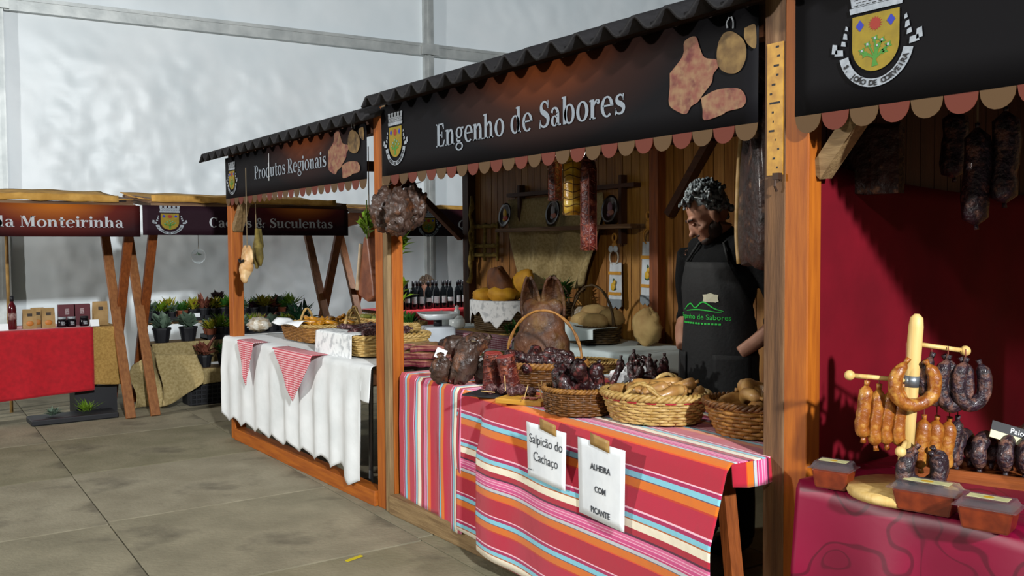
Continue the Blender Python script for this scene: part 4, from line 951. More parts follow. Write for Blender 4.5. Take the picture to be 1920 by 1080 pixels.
GRN3 = mat('grey_green_leaf', '5a6e5c', '46584a', .5, scale=20); RDL = mat('red_leaf', '5a2a20', '7a4a3a', .5, scale=20); DKL = mat('dark_purple_leaf', '2a161c', '1a0e14', .4, scale=20); YLL = mat('yellow_leaf', '9a8a20', '6c7a1c', .5, scale=20)
rl = random.Random(11)
single('herb_bunch', leafy(MB(), 40, .10, .03, .03, rl), GRN, 'green herb bunch in the straw basket behind the post', 'herbs', (.80, 5.50, Z1+.12))
t = thing('kitchen_scale', 'white kitchen scale with wide shallow pan on the white table', 'scale', (.88, 5.24, Z1+.014), R(-20))
GP = mat('grey_scale_plastic', 'a4aab0', '949aa0', .5, scale=6)
g = MB(); g.box((0, 0, .055), (.20, .22, .11)); part('body', g, GP, t, bev=.012)
g = MB(); g.lathe([(.03, .11), (.03, .16)], n=14); part('neck', g, BLACKP, t, True)
g = MB(); vs = []
for k_, z in ((.75, .16), (1, .20), (.97, .20), (.72, .166)): vs += [(*[c*k_ for c in sell(2*PI*j/32, .13, .16, 5)], z) for j in range(32)]
g.add(vs, [(i*32+j, i*32+(j+1) % 32, (i+1)*32+(j+1) % 32, (i+1)*32+j) for i in range(3) for j in range(32)]+[tuple(range(31, -1, -1)), tuple(range(96, 128))]); part('pan', g, mat('white_enamel', 'c2c8ca', None, .25, spec=.6), t, True)
g = MB(); g.box((-.101, 0, .06), (.004, .12, .05)); part('display', g, mat('scale_display', '3a4238', None, .3), t)
# hanging things at the left post and the right post
p = pix(464, 492, X=-.07); t = thing('cured_pig_face', 'pale cured pig face hanging on the end post', 'pig face', (p.x, p.y, p.z), R(180))
g = MB(); g.ell((0, 0, .0), (.035, .075, .10), None, 14, 10, amp=.2, fq=8, seed=2); g.ell((.02, .0, -.05), (.04, .045, .06)); g.ell((.03, .01, -.11), (.025, .03, .04), (0, R(20), 0))
for s_ in (-1, 1): g.ell((0, s_*.06, .06), (.014, .04, .075), (R(30*s_), 0, 0))
g.ell((.0, -.05, -.07), (.02, .035, .06), (R(20), 0, 0)); part('face', withmat(fuse(g, .008, 4), mat('pale_pig_skin', 'c49a66', 'a87c4a', .45, scale=8, bump=.4, bscale=24, c3='d8b888', s3=9)), None, t)
g = MB(); g.ell((.045, -.02, .01), (.012, .024, .006), (R(-40), 0, 0)); g.ell((.045, .03, .01), (.012, .02, .006), (R(35), 0, 0)); part('eye_slit', g, CK, t, True)
g = MB(); g.tube([(0, 0, .08), (0, 0, 1.98-p.z)], .003, 5); part('cord', g, STRING, t)
p2 = pix(470, 455, X=-.0); t = thing('dried_maize_bunch', 'dry olive-brown maize husk bunch hanging behind the pig face', 'maize', (p2.x+.03, p2.y-.03, p2.z))
for k_, (dy, L) in enumerate(((-.05, .22), (0, .25), (.05, .20), (.02, .16))):
    g = MB(); g.tube([(.01*k_, dy*.3, .10), (.01*k_, dy*.8, -.02), (.005*k_, dy*1.3, -L*.5), (0, dy*1.5, -L*.75)], [.012, .03, .028, .008], 9); part('husk', g, mat('dry_husk', '7a6a30', '4c4018', .8, scale=16, bump=.6, bscale=30), t, True)
g = MB(); g.tube([(0, 0, .09), (0, 0, 1.98-p2.z)], .003, 5); part('cord', g, STRING, t)
p = pix(689, 505, X=.12); t = thing('cured_ham', 'flat ham with pale rind hanging behind the double post', 'ham', (p.x, p.y-.03, p.z), R(0))
g = MB(); P = [(-.02, .19), (.03, .19), (.06, .05), (.09, -.08), (.10, -.16), (.02, -.19), (-.10, -.15), (-.085, -.05), (-.05, .08)]
n = len(P); vs = [(dx, -a, b) for dx in (-.03, .03) for a, b in P]; g.add(vs, [tuple(range(n)), tuple(range(2*n-1, n-1, -1))]+[(i, n+i, n+(i+1) % n, (i+1) % n) for i in range(n)]); part('meat', g, mat('ham_face', '8a5030', '6a3820', .45, scale=12, bump=.3, bscale=26), t, bev=.012)
g = MB(); g.tube([(-.03, .05, .15), (-.033, .07, .02), (-.033, .10, -.12)], .012, 7); part('rind', g, mat('pale_rind', 'd8c4a8', 'c0a888', .5, scale=20), t, True)
g = MB(); g.tube([(0, 0, .18), (0, 0, 2.0-p.z)], .003, 5); part('cord', g, STRING, t)
for (px, py, x_, sd) in ((688, 428, .06, 1), (748, 470, .10, 2), (748, 560, .10, 3)):
    p = pix(px, py, X=x_); g = leafy(MB(), 26, .10, .10, .035, random.Random(sd)); g.tube([(0, 0, .2), (0, 0, -.02)], .004, 5)
    single('bay_branch', g, [GRN2], 'green bay branch tied behind the double wooden post', 'branch', (p.x, p.y, p.z-.04), group='bay branches tied to the post')

# ---- back of stall 1: table, breads, wall decoration
ZB = .765
t = thing('folding_table', 'long rear table along the planked wall under white cloth', 'table', (1.7, 5.2, 0))
g = MB(); g.bbox((1.40, 3.92, ZB-.035), (1.98, 6.45, ZB-.004)); part('table_top', g, MATS['grey_table_top'], t, world=True)
for x in (1.48, 1.9):
    for y in (4.05, 6.3): g = MB(); g.tube([(x, y, ZB-.035), (x, y, 0)], .014, 8); part('leg', g, MATS['grey_steel'], t, world=True)
hang_cloth('white_tablecloth', 'white cloth on the rear table under the bread baskets', 'tablecloth', (1.385, 6.47), (1.385, 3.90), .60, ZB, lambda u: .18+.04*math.sin(u*11), mat('pale_blue_white_cotton', 'ccdadb', 'bcccce', .9, scale=5), fold=.008, nf=9, nu=100, seed=6, flap=.14)
a_, b_ = pix(866, 626, Z=ZB), pix(975, 640, Z=ZB)
hang_cloth('gingham_napkin', 'maroon gingham cloth hanging from the rear bread table', 'napkin', (1.352, 5.95), (1.352, 5.02), .10, ZB+.010, lambda u: .05+.16*u*(1.0 if u < .8 else (1-u)*5), GING2, fold=.004, nf=2, nu=40, seed=3)
mb = MB(); mb.grid(lambda u, v: Vector((1.46+.40*v, 5.95-.72*u, ZB+.014+.004*math.sin(u*9+v*4))), 16, 8); single('burlap_mat', mb, BURLAP, 'burlap mat under the lace-lined loaf basket', 'mat', (1.6, 5.6, ZB), world=True, smooth=True, solid=.003)
bc = Vector((1.70, 5.60, ZB+.022))
basket('dark round basket lined with lace holding large country loaves', bc, 0, .235, .275, .20, 'dark', rows=12, stakes=30, flare=1.15, rim=.012)
mb = MB()
def lacefn(u, v):
    a = R(95)+u*R(200); zz = 0 if v < .35 else (v-.35)/.65; k_ = 1.07+.0*v if v >= .35 else lerp(.55, 1.07, v/.35)
    x, y = sell(a, .235, .275, 2); ed = .045*(tri(u*9)) if v > .8 else 0
    return bc+Vector((x*k_, y*k_, .212+.02*math.sin(v/.35*PI/2)*(1 if v < .35 else 1)-zz*(.03+ed+.09*abs(math.sin(u*PI*2.5))**2)))
mb.grid(lacefn, 72, 16); single('lace_cloth', mb, LACE, 'white lace-edged cloth lining the country loaf basket', 'cloth', (1.5, 5.6, ZB+.17), world=True, smooth=True, solid=.002)
CRUST = mat('dark_crust', '6a3c14', '46240a', .7, scale=9, bump=.4, bscale=30); CORN = mat('yellow_crumb', 'c8941e', 'a87412', .7, scale=12); PALEB = mat('floury_roll', 'b49a64', '96784a', .8, scale=9, bump=.3, bscale=24)
for (dx, dy, dz, r, rot, m_, lb) in ((.0, .04, .25, (.07, .15, .13), (R(20), R(-15), R(-20)), CRUST, 'big dark round loaf leaning in the lace-lined basket'), (.05, -.08, .27, (.05, .16, .06), (R(-32), 0, 0), CORN, 'long yellow corn loaf slanting across the lace-lined basket'),
                                   (-.08, .12, .20, (.07, .08, .045), (0, 0, 0), CORN, 'small yellow corn bread at the front of lace-lined basket'), (-.06, -.05, .215, (.06, .09, .05), (0, 0, R(20)), CORN, 'broken yellow corn bread below the dark round loaf')):
    g = MB(); g.ell((0, 0, 0), [q*1.35 for q in r], rot, 18, 12, amp=.15, fq=6, seed=dx*50); single('bread_loaf', g, m_, lb, 'bread', bc+Vector((dx*1.1, dy*1.15, dz+.06)), smooth=True)
p = pix(965, 602, X=1.47); single('herb_bunch', leafy(MB(), 40, .09, .04, .03, rl), GRN, 'green herb sprig standing beside the lace-lined loaf basket', 'herbs', (1.45, p.y, ZB+.03))
p = pix(834, 610, X=1.52); t = thing('ceramic_hen', 'white ceramic hen figure at the end of the rear table', 'figurine', (p.x, p.y, ZB+.012), R(200))
g = MB(); g.ell((0, 0, .05), (.055, .04, .05)); g.ell((.04, 0, .11), (.022, .02, .03)); g.ell((-.05, 0, .09), (.02, .015, .04), (0, R(-30), 0)); part('body', withmat(fuse(g, .006, 3), mat('white_ceramic', 'c6cfcf', None, .25)), None, t)
p = pix(857, 610, X=1.52); t = thing('ceramic_pot', 'white ceramic pot with small figure on its lid', 'pot', (p.x, p.y, ZB+.012))
g = MB(); g.lathe([(.0, 0), (.05, 0), (.065, .03), (.062, .07), (.05, .085), (0, .085)], n=20); part('pot', g, MATS['white_ceramic'], t, True)
g = MB(); g.lathe([(.05, .086), (.045, .10), (.02, .11), (.025, .14), (.012, .16), (.018, .175), (0, .19)], n=14); part('lid', g, MATS['white_ceramic'], t, True)
p = pix(815, 618, X=1.47); g = MB(); g.lathe([(0, 0), (.07, .0), (.085, .012), (.083, .014), (.068, .004), (0, .004)], n=24); single('white_plate', g, MATS['white_ceramic'], 'small white plate beside the ceramic hen', 'plate', (p.x, p.y, ZB+.012), smooth=True)
# right bread basket with cloth
b2c = Vector((1.66, 4.55, ZB+.012))
basket('low dark basket wrapped in white cloth full of floury rolls', b2c, 0, .17, .21, .11, 'dark', rows=7, stakes=26, flare=1.1, rim=.010, handles=((None, R(90), .27, .009),))
mb = MB(); mb.grid(lambda u, v: b2c+Vector((lerp(.0, -.20, min(1, v/.4)) if v < .4 else -.20-.012*math.sin(u*8), lerp(.24, -.25, u), .118-(0 if v < .4 else (v-.4)/.6*(.085+.02*math.sin(u*5)))+.012*math.sin(u*6))), 30, 14)
single('white_cloth', mb, MATS['pale_blue_white_cotton'], 'folded white cloth hanging over the floury roll basket', 'cloth', b2c+Vector((-.2, 0, .1)), world=True, smooth=True, solid=.003)
for i, (dx, dy, dz, r) in enumerate(((-.04, .06, .15, (.06, .10, .05)), (-.05, -.07, .145, (.065, .11, .055)), (.04, .0, .20, (.06, .11, .05)), (.05, -.14, .17, (.06, .09, .06)))):
    g = MB(); g.ell((0, 0, 0), r, (R(8*i-12), 0, R(20*i)), 18, 12, amp=.15, fq=6, seed=i); single('bread_roll', g, PALEB, 'floury pale bread roll heaped in the cloth-wrapped basket', 'bread', b2c+Vector((dx, dy, dz)), group='floury rolls in the cloth-wrapped basket', smooth=True)
g = MB(); g.ell((0, 0, .12), (.07, .11, .12), None, 18, 12, amp=.25, fq=7, seed=31); single('bread_loaf', g, PALEB, 'tall crusty loaf standing beside the floury roll basket', 'bread', (1.80, 4.18, ZB+.012), smooth=True)
basket('low wooden-toned basket holding a wrapped loaf behind the rolls', (1.86, 4.86, ZB+.012), 0, .09, .13, .13, 'tan', rows=9, stakes=24, flare=1.1, rim=.009)
g = MB(); g.ell((0, 0, 0), (.07, .10, .07), None, 18, 12, amp=.3, fq=7, seed=33); single('bread_loaf', g, MATS['plastic_wrap_bread'], 'loaf in clear wrap behind the floury rolls', 'bread', (1.86, 4.86, ZB+.155), smooth=True)
basket('round basket of green parsley near the burlap drape', (1.86, 5.16, ZB+.012), 0, .10, .13, .22, 'dark', rows=11, stakes=24, flare=1.25, rim=.010, handles=((None, R(90), .16, .008),))
single('parsley_bunch', leafy(MB(), 110, .14, .10, .04, rl), GRN, 'dense dark green parsley bunch in the tall round basket', 'herbs', (1.86, 5.14, ZB+.23))
# shelf with three plates
XW = DEP-.02
a_, b_ = pix(936, 437, X=1.98), pix(1190, 418, X=1.98); zs = (a_.z+b_.z)/2
t = thing('wall_shelf', 'narrow wooden plate shelf on the planked back wall', 'shelf', (1.98, (a_.y+b_.y)/2, zs))
g = MB(); g.bbox((1.94, b_.y, zs-.015), (XW, a_.y, zs+.015)); part('board', g, brownw('Y'), t, world=True)
g = MB(); g.bbox((2.02, b_.y+.05, zs+.27), (XW+.005, a_.y-.05, zs+.30)); part('rail', g, darkw('Y'), t, world=True)
for y in (b_.y+.2, a_.y-.2): g = MB(); g.bbox((2.03, y-.015, zs-.12), (XW+.005, y+.015, zs+.36)); part('bracket', g, darkw('Z'), t, world=True)
DP = mat('dark_glazed_plate', '2a180e', '1a0e08', .3, scale=9, coat=.4)
for k_, (px, cols, lb) in enumerate(((950, ('c8a020', 'b03a1c'), 'dark oval plate painted with a yellow bird on the shelf'), (1040, ('8a8a90', 'a86a5a'), 'dark oval plate painted with grey and pink motif on shelf'), (1147, ('6a4a58', '8a5a4a'), 'dark round plate painted with purple flowers on shelf'))):
    y = pix(px, 400, X=2.0).y; t = thing('decorated_plate', lb, 'plate', (2.0, y, zs+.016), R(-90), 'decorated plates on the wall shelf')
    g = MB(); rot = Matrix.Rotation(R(80), 3, 'X'); pr = MB(); pr.lathe([(0, 0), (.055, .0), (.085, .014), (.10, .018), (.10, .024), (.08, .020), (.05, .008), (0, .008)], n=28, sx=.82)
    for v in pr.v: v.xyz = rot @ v; v.z += .105
    part('plate', pr, DP, t, True)
    for q, (x, z, rx_, rz_) in enumerate(((0, .12, .025, .04), (.006, .085, .035, .022), (-.012, .07, .02, .015))):
        g = MB(); g.ell((x, -.018-.012*(q > 3), z), (rx_, .006, rz_), None, 12, 8); part('motif', g, mat('motif_'+cols[q % 2], cols[q % 2], None, .5), t, True)
# burlap drape below the shelf
dl, drr = pix(950, 375, X=2.05), pix(1128, 370, X=2.05); bl, br = pix(985, 545, X=2.05), pix(1105, 530, X=2.05)
mb = MB()
def drape(u, v):
    w0 = lerp(dl.y, bl.y, v); w1 = lerp(drr.y-.10*math.sin(v*PI), br.y, v**1.5); y = lerp(w0, w1, u)
    return Vector((2.062-.03*(1+math.sin(u*19+v*3))*min(1, v*3)-.03*v*abs(math.sin(u*8)), y, lerp(dl.z, lerp(bl.z, br.z, u)-.04*math.sin(u*9), v)))
mb.grid(drape, 60, 24); single('burlap_drape', mb, BURLAP2, 'folded burlap drape hanging on the planked wall', 'drape', (2.05, (dl.y+drr.y)/2, dl.z), world=True, smooth=True, solid=.003)
# towels
def towel(px, py0, py1, w_, lb, bird):
    a_ = pix(px, py0, X=2.03); b_ = pix(px, py1, X=2.03); h = a_.z-b_.z; t = thing('hand_towel', lb, 'towel', (2.03, a_.y, b_.z), R(-90), 'white embroidered towels on the planked wall')
    mb = MB(); mb.grid(lambda u, v: Vector(((u-.5)*w_*lerp(1.08, .9, v), .012*math.sin(u*7+1)*(.5+v*.5), v*h)), 16, 10); part('cloth', mb, mat('towel_white', 'c8d0d4', 'b8c0c6', .9, scale=12), t, True, solid=.006)
    for z in (.25, .72): g = MB(); g.grid(lambda u, v: Vector(((u-.5)*w_*1.0, .012*math.sin(u*7+1)*.8-.008, h*z+v*.022)), 12, 1); part('stripe', g, mat('towel_yellow', 'c08a30', None, .9), t)
    g = MB(); g.grid(lambda u, v: Vector(((u-.5)*w_*1.06, .012*math.sin(u*7+1)*.6-.008, h*.0-.02*tri(u*3)*(1-v)+v*.05)), 18, 2); part('fringe', g, mat('towel_grey', '7c868c', None, .9), t, solid=.004)
    g = MB(); g.ell((0, -.014, h*.45), (.022, .006, .03)); g.ell((.012, -.014, h*.53), (.014, .006, .022), (0, R(25), 0)); part('embroidery', g, mat('motif_c8a020', 'c8a020', None, .5), t, True)
    g = MB(); g.ell((0, -.012, h*.40), (.026, .006, .012)); g.ell((.004, -.012, h*.59), (.008, .006, .014)); part('embroidery', g, mat('motif_leaf', '3a5a3a', None, .6), t, True)
    g = MB(); g.tube([(.045*math.cos(a), -.004, h+.035+.05*math.sin(a)) for a in [2*PI*i/24 for i in range(24)]], .006, 6, closed=True); part('ring', g, mat('ring_wood', 'b07a2c', '8c5a18', .5, scale=20) if not bird else mat('ring_white', 'b8b4a8', None, .5), t, True)
    g = MB(); g.ell((0, 0, h+.115), (.028, .012, .03)); g.tube([(.02*math.cos(a), 0, h+.175+.026*math.sin(a)) for a in [2*PI*i/18 for i in range(18)]], .008, 6, closed=True); part('hanger', g, mat('ring_wood', 'b07a2c', None, .5), t, True)
    if bird:
        for s_ in (-1, 1): g = MB(); g.ell((s_*.024, -.012, h+.095), (.024, .01, .024)); part('bow', g, mat('towel_white', 'c8d0d4', None, .9), t, True)
towel(1152, 492, 574, .13, 'white towel with yellow bands under a white bow ring', True)
towel(1216, 453, 568, .15, 'longer white towel with yellow bands on a wooden ring', False)
# straw rack and rope on the wall's end
STRAW = mat('dry_straw', '8a7434', '64521e', .9, scale=30, bump=.5, bscale=60)
pa, pb_ = pix(888, 425, X=2.05), pix(935, 485, X=2.05); t = thing('straw_rack', 'rustic straw rack ornament tied to the planked wall', 'ornament', (2.05, (pa.y+pb_.y)/2, (pa.z+pb_.z)/2))
for z in (pa.z, (pa.z+pb_.z)/2-.03, pb_.z+.03):
    g = MB(); g.tube([(2.05+.01*math.sin(i*2), lerp(pa.y, pb_.y, i/6), z+.008*math.sin(i*3)) for i in range(7)], [.016, .02, .015, .02, .016, .02, .014], 8); part('straw_bundle', g, STRAW, t, True, world=True)
for y in (pa.y, (pa.y+pb_.y)/2, pb_.y): g = MB(); g.tube([(2.045, y, pa.z+.03), (2.045, y+.01, pb_.z-.02)], .014, 8); part('straw_post', g, STRAW, t, True, world=True)
pa, pb_ = pix(884, 368, X=2.0), pix(882, 530, X=2.0); g = MB(); g.tube([(2.0+.012*math.sin(i*1.7), lerp(pa.y, pb_.y, i/14)+.012*math.sin(i*2.3), lerp(pa.z, pb_.z, i/14)) for i in range(15)], [.012+.006*(i % 3) for i in range(15)], 8)
single('straw_rope', g, STRAW, 'long frayed straw rope hanging at the dark back post', 'rope', (2.0, pa.y, pa.z), world=True, smooth=True)

# ================================================================ THE MAN BEHIND THE STRIPED TABLE
SKIN = mat('skin', '98705a', '855c48', .6, scale=14, bump=.05, bscale=60)
BLACKK = mat('black_knit', '06080a', '040506', .9, scale=30, bump=.3, bscale=90, spec=.2)
APR = mat('black_apron_canvas', '070b0d', '050709', .8, scale=20, bump=.2, bscale=60)
HAIR = mat('greying_dark_hair', '121416', '8a959a', .35, scale=60, lo=.38, hi=.6)
BEARD = mat('dark_beard', '1c120d', '2c1e16', .7, scale=60)
mp = pix(1352, 600, d=4.22); man = thing('person', 'man in black sweater and black apron looking down, hand in pocket', 'person', (mp.x, mp.y, 0), PI)
HY, HP = R(-38), R(30)      # head turned to his right and bowed
HB = Vector((.035, -.012, 1.505))
HM = Matrix.Rotation(HY, 3, 'Z') @ Matrix.Rotation(HP, 3, 'Y')
def hp(x, y, z): return HB+HM @ Vector((x, y, z))
def limb(g, pts, rr, n=12): P = crom([(*p, r) for p, r in zip([Vector(q) for q in pts], rr)] if False else pts, 4); L = len(P)-1; k_ = len(rr)-1; g.tube(P, [lerp(rr[int(i/L*k_)], rr[min(k_, int(i/L*k_)+1)], i/L*k_-int(i/L*k_)) for i in range(L+1)], n)
def torso(g, ex=0.):
    g.ell((-.005, 0, .95), (.115+ex, .165+ex, .12+ex)); g.ell((0, 0, 1.08), (.112+ex, .158+ex, .15+ex)); g.ell((.005, 0, 1.22), (.118+ex, .178+ex, .15+ex)); g.ell((-.005, 0, 1.32), (.10+ex, .185+ex, .09+ex))
    g.tube([(-.01, -.165, 1.385), (-.01, 0, 1.415), (-.01, .165, 1.385)], [.052+ex, .06+ex, .052+ex], 12)
ARML = [(-.015, .195, 1.375), (-.055, .255, 1.24), (-.085, .272, 1.10), (-.005, .245, 1.01), (.075, .172, .93)]
ARMR = [(x, -y, z) for x, y, z in ARML]
g = MB(); torso(g)
for A_, s_ in ((ARML, 1), (ARMR, -1)):
    limb(g, A_, [.058, .05, .044, .038, .030]); w0 = Vector(A_[-1])
    g.ell(w0+Vector((-.004, -.032*s_, -.045)), (.030, .034, .05), (0, R(15), R(-18*s_)))
    for q in range(4): b_ = w0+Vector((-.012-.004*q, (-.055+.015*q)*s_, -.07-.003*q)); limb(g, [b_, b_+Vector((.004, -.008*s_, -.035)), b_+Vector((.0, -.014*s_, -.070+.006*abs(q-1.5)))], [.0105, .0095, .008], 8)
    b_ = w0+Vector((-.02, -.045*s_, -.035)); limb(g, [b_, b_+Vector((.0, -.018*s_, -.02)), b_+Vector((-.004, -.024*s_, -.05))], [.012, .011, .009], 8)
for s_ in (-1, 1):
    limb(g, [(0, s_*.088, .92), (.012, s_*.098, .70), (.015, s_*.10, .50), (-.012, s_*.10, .28), (-.02, s_*.10, .09)], [.092, .082, .060, .056, .040]); g.ell((.055, s_*.105, .045), (.125, .045, .044))
g.tube([(-.015, 0, 1.40), (.015, -.005, 1.48), tuple(hp(-.03, 0, .0))], [.062, .056, .058], 14)
g.ell(hp(-.012, 0, .085), (.098, .078, .105), HM); g.ell(hp(.035, 0, .02), (.062, .062, .075), HM); g.ell(hp(.055, 0, -.035), (.036, .04, .03), HM)      # skull, face, chin
g.ell(hp(.092, 0, .03), (.020, .015, .034), HM); g.ell(hp(.112, 0, .012), (.015, .017, .013), HM)          # nose
g.ell(hp(.082, 0, .075), (.02, .05, .012), HM); g.ell(hp(.08, 0, -.018), (.018, .026, .008), HM); g.ell(hp(.078, 0, -.032), (.017, .022, .008), HM)      # brow, lips
for s_ in (-1, 1): g.ell(hp(-.012, s_*.080, .038), (.022, .010, .034), HM); g.ell(hp(.052, s_*.042, .018), (.03, .025, .022), HM)
me = withmat(fuse(g, .0065, 3), SKIN); part('body', me, None, man)
for s_ in (-1, 1):
    g = MB(); g.ell(hp(.086, s_*.031, .052), (.010, .013, .0075), HM, 12, 8); part('eyelid', g, SKIN, man, True)
    g = MB(); g.tube([hp(.096, s_*.012, .072), hp(.098, s_*.032, .079), hp(.082, s_*.052, .073)], [.004, .0055, .003], 6); part('eyebrow', g, BEARD, man, True)
g = MB(); torso(g, .014)
for A_ in (ARML, ARMR):
    A2 = A_[:3]+[tuple(lerp(Vector(A_[3]), Vector(A_[2]), .35))]; limb(g, A2, [.074, .066, .060, .052])
g.tube([(-.02, 0, 1.40), (.0, -.002, 1.455), (.012, -.004, 1.478)], [.085, .073, .068], 16)
part('sweater', withmat(fuse(g, .010, 4), BLACKK), None, man)
g = MB()
for s_ in (-1, 1): limb(g, [(0, s_*.088, .92), (.012, s_*.098, .70), (.015, s_*.10, .50), (-.012, s_*.10, .28), (-.015, s_*.10, .07)], [.108, .098, .078, .072, .070])
g.ell((-.005, 0, .94), (.128, .176, .11)); part('trousers', withmat(fuse(g, .012, 4), mat('black_denim', '0c0d10', '101216', .85, scale=30)), None, man)
for s_ in (-1, 1): g = MB(); g.ell((.05, s_*.105, .05), (.142, .056, .05)); part('shoe', g, BLACKP, man, True)
# apron: wraps the front of the body
def aprad(z):
    K = [(.42, .155, .215), (.70, .150, .205), (.92, .150, .195), (1.08, .142, .188), (1.22, .150, .200), (1.34, .132, .19)]
    for (z0, a0, b0), (z1, a1, b1) in zip(K, K[1:]):
        if z <= z1: q = max(0, (z-z0)/(z1-z0)); return lerp(a0, a1, q), lerp(b0, b1, q)
    return K[-1][1:]
def apr(u, z, ex=0):
    rx, ry = aprad(z); lim = R(100) if z < 1.05 else lerp(R(100), R(42), min(1, (z-1.05)/.28)); a = lim*(2*u-1)
    return Vector(((rx+ex)*math.cos(a)+.002*math.sin(u*30+z*9), (ry+ex)*math.sin(a), z))
mb = MB(); mb.grid(lambda u, v: apr(u, lerp(.42, 1.335, v)), 40, 30); ap = part('apron', mb, APR, man, True, solid=-.003)
for s_ in (-1, 1):
    g = MB(); g.tube([apr(.5+.5*s_, 1.33), Vector((.07, s_*.075, 1.42)), Vector((-.02, s_*.07, 1.465)), Vector((-.08, s_*.02, 1.44))], .007, 6); part('strap', g, APR, man, True)
    g = MB(); g.grid(lambda u, v: Vector((aprad(.9)[0]+.014, 0, 0))*0+Vector(((aprad(lerp(.72, .92, v))[0]+.012)*math.cos(s_*R(lerp(22, 74, u))), (aprad(lerp(.72, .92, v))[1]+.022)*math.sin(s_*R(lerp(22, 74, u))), lerp(.72, .92, v))), 10, 8); part('pocket', g, APR, man, True, solid=-.002)
APG = mat('green_print', '1fae3c', None, .7)
def wrap(mb, zc, yc=0, ex=.006):
    for v in mb.v:
        z = zc+v.z; rx, ry = aprad(z); a = (v.x+yc)/((rx+ry)/2); v.xyz = ((rx+ex)*math.cos(a), (ry+ex)*math.sin(a), z)
    return mb
for gq in split_words(sans('Engenho de Sabores', .034), .005): part('lettering', wrap(gq, 1.075), APG, ap)
g = MB()
for i in range(14): g.poly([(-.115+i*.0155, 0), (-.105+i*.0155, 0), (-.105+i*.0155, .008), (-.115+i*.0155, .008)])
part('small_print', wrap(g, 1.052), APG, ap)
g = MB(); I = lambda a, b: (a, b); ribbon2(g, [(-.10, .0), (-.05, .03), (-.02, .012), (.02, .04), (.07, .012), (.11, .0)], [.003, .006, .005, .006, .005, .002], I); ribbon2(g, [(-.08, -.004), (0, .004), (.10, -.006)], [.003, .006, .002], I); part('hill_print', wrap(g, 1.115), APG, ap)
g = MB(); g.poly([(x*.034, z*.02) for x, z in ((-1, -.8), (-.6, -1), (.6, -1), (1, -.8), (.9, 0), (1, .7), (.5, .8), (0, 1.1), (-.5, .8), (-1, .7), (-.9, 0))]); part('badge', wrap(g, 1.175, .055, .007), mat('cream_badge', 'b8b8a0', None, .7), ap)
# hair and beard
rh = random.Random(5); g = MB()
g.ell(hp(-.026, 0, .100), (.094, .082, .10), HM)
for i in range(230):
    th, ph = rh.uniform(0, 6.28), rh.uniform(0, 1.35); d = Vector((math.sin(ph)*math.cos(th), math.sin(ph)*math.sin(th), math.cos(ph)))
    q = Vector((-.022+d.x*.098, d.y*.084, .100+d.z*.108))
    if q.x > .05 and q.z < .135: continue
    r_ = rh.uniform(.008, .015); M3 = Euler((rh.uniform(0, 3), rh.uniform(0, 3), rh.uniform(0, 3))).to_matrix()
    g.ell(hp(*q), (r_*1.7, r_*.75, r_*.75), M3, 7, 5)
for i in range(26): g.ell(hp(.062+rh.uniform(-.02, .022), rh.uniform(-.055, .055), .148+rh.uniform(-.02, .02)), (.016, .009, .008), Euler((rh.uniform(0, 3), rh.uniform(0, 3), 0)).to_matrix(), 7, 5)
for s_ in (-1, 1):
    for i in range(16): g.ell(hp(rh.uniform(-.05, .01), s_*.074, rh.uniform(.05, .11)), (.014, .010, .014), HM, 7, 5)
for i in range(40): g.ell(hp(-.085+rh.uniform(-.015, .02), rh.uniform(-.06, .06), rh.uniform(.0, .11)), (.014, .014, .014), HM, 7, 5)
part('hair', g, HAIR, man, True)
g = MB()
g.ell(hp(.045, 0, -.042), (.050, .047, .028), HM)
for s_ in (-1, 1):
    g.ell(hp(.016, s_*.048, -.012), (.036, .021, .042), HM); g.ell(hp(-.006, s_*.066, .018), (.014, .010, .03), HM)
g.ell(hp(.086, 0, -.004), (.014, .030, .008), HM); part('beard', withmat(fuse(g, .006, 2), BEARD), None, man)

# ================================================================ STALL 3: CRIMSON TABLE
ZS = .72
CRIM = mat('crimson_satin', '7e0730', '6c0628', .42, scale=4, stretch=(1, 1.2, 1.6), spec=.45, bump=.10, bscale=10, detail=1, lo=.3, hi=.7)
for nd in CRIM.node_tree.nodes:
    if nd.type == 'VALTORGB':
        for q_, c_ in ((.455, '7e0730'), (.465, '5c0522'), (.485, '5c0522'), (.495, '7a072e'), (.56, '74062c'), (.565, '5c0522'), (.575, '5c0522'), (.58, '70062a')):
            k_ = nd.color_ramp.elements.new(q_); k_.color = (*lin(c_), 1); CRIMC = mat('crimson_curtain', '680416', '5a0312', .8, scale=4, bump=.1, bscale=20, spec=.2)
t = thing('trestle_table', 'table under the crimson satin cloth', 'table', (.3, .5, 0))
g = MB(); g.bbox((-.10, -.7, ZS-.035), (.70, 1.60, ZS-.005)); part('table_top', g, oldw('Y'), t, world=True)
for x in (.0, .6):
    for y in (-.5, 1.45): g = MB(); g.bbox((x-.02, y-.02, 0), (x+.02, y+.02, ZS-.035)); part('leg', g, oldw('Z'), t, world=True)
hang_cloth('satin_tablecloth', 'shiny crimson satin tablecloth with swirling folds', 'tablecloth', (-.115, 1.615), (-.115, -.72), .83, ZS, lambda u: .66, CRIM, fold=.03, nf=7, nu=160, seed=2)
mb = MB()
def curt(u, v):
    x = lerp(.03, 1.75, u); zt = 1.66-.05*math.sin(u*PI*1.0)-.04*u; d = .018*math.sin(u*13+2*math.sin(v*2))*(.4+.6*(1-v))+.02*noise.noise(Vector((u*5, v*3, 2)))
    return Vector((x, 1.672-d*.7, lerp(.2, zt, v)))
mb.grid(curt, 90, 30); single('crimson_curtain', mb, CRIMC, 'crimson cloth curtain hung on the side wall of dark stall', 'curtain', (.8, 1.67, 1.6), world=True, smooth=True, solid=.003)
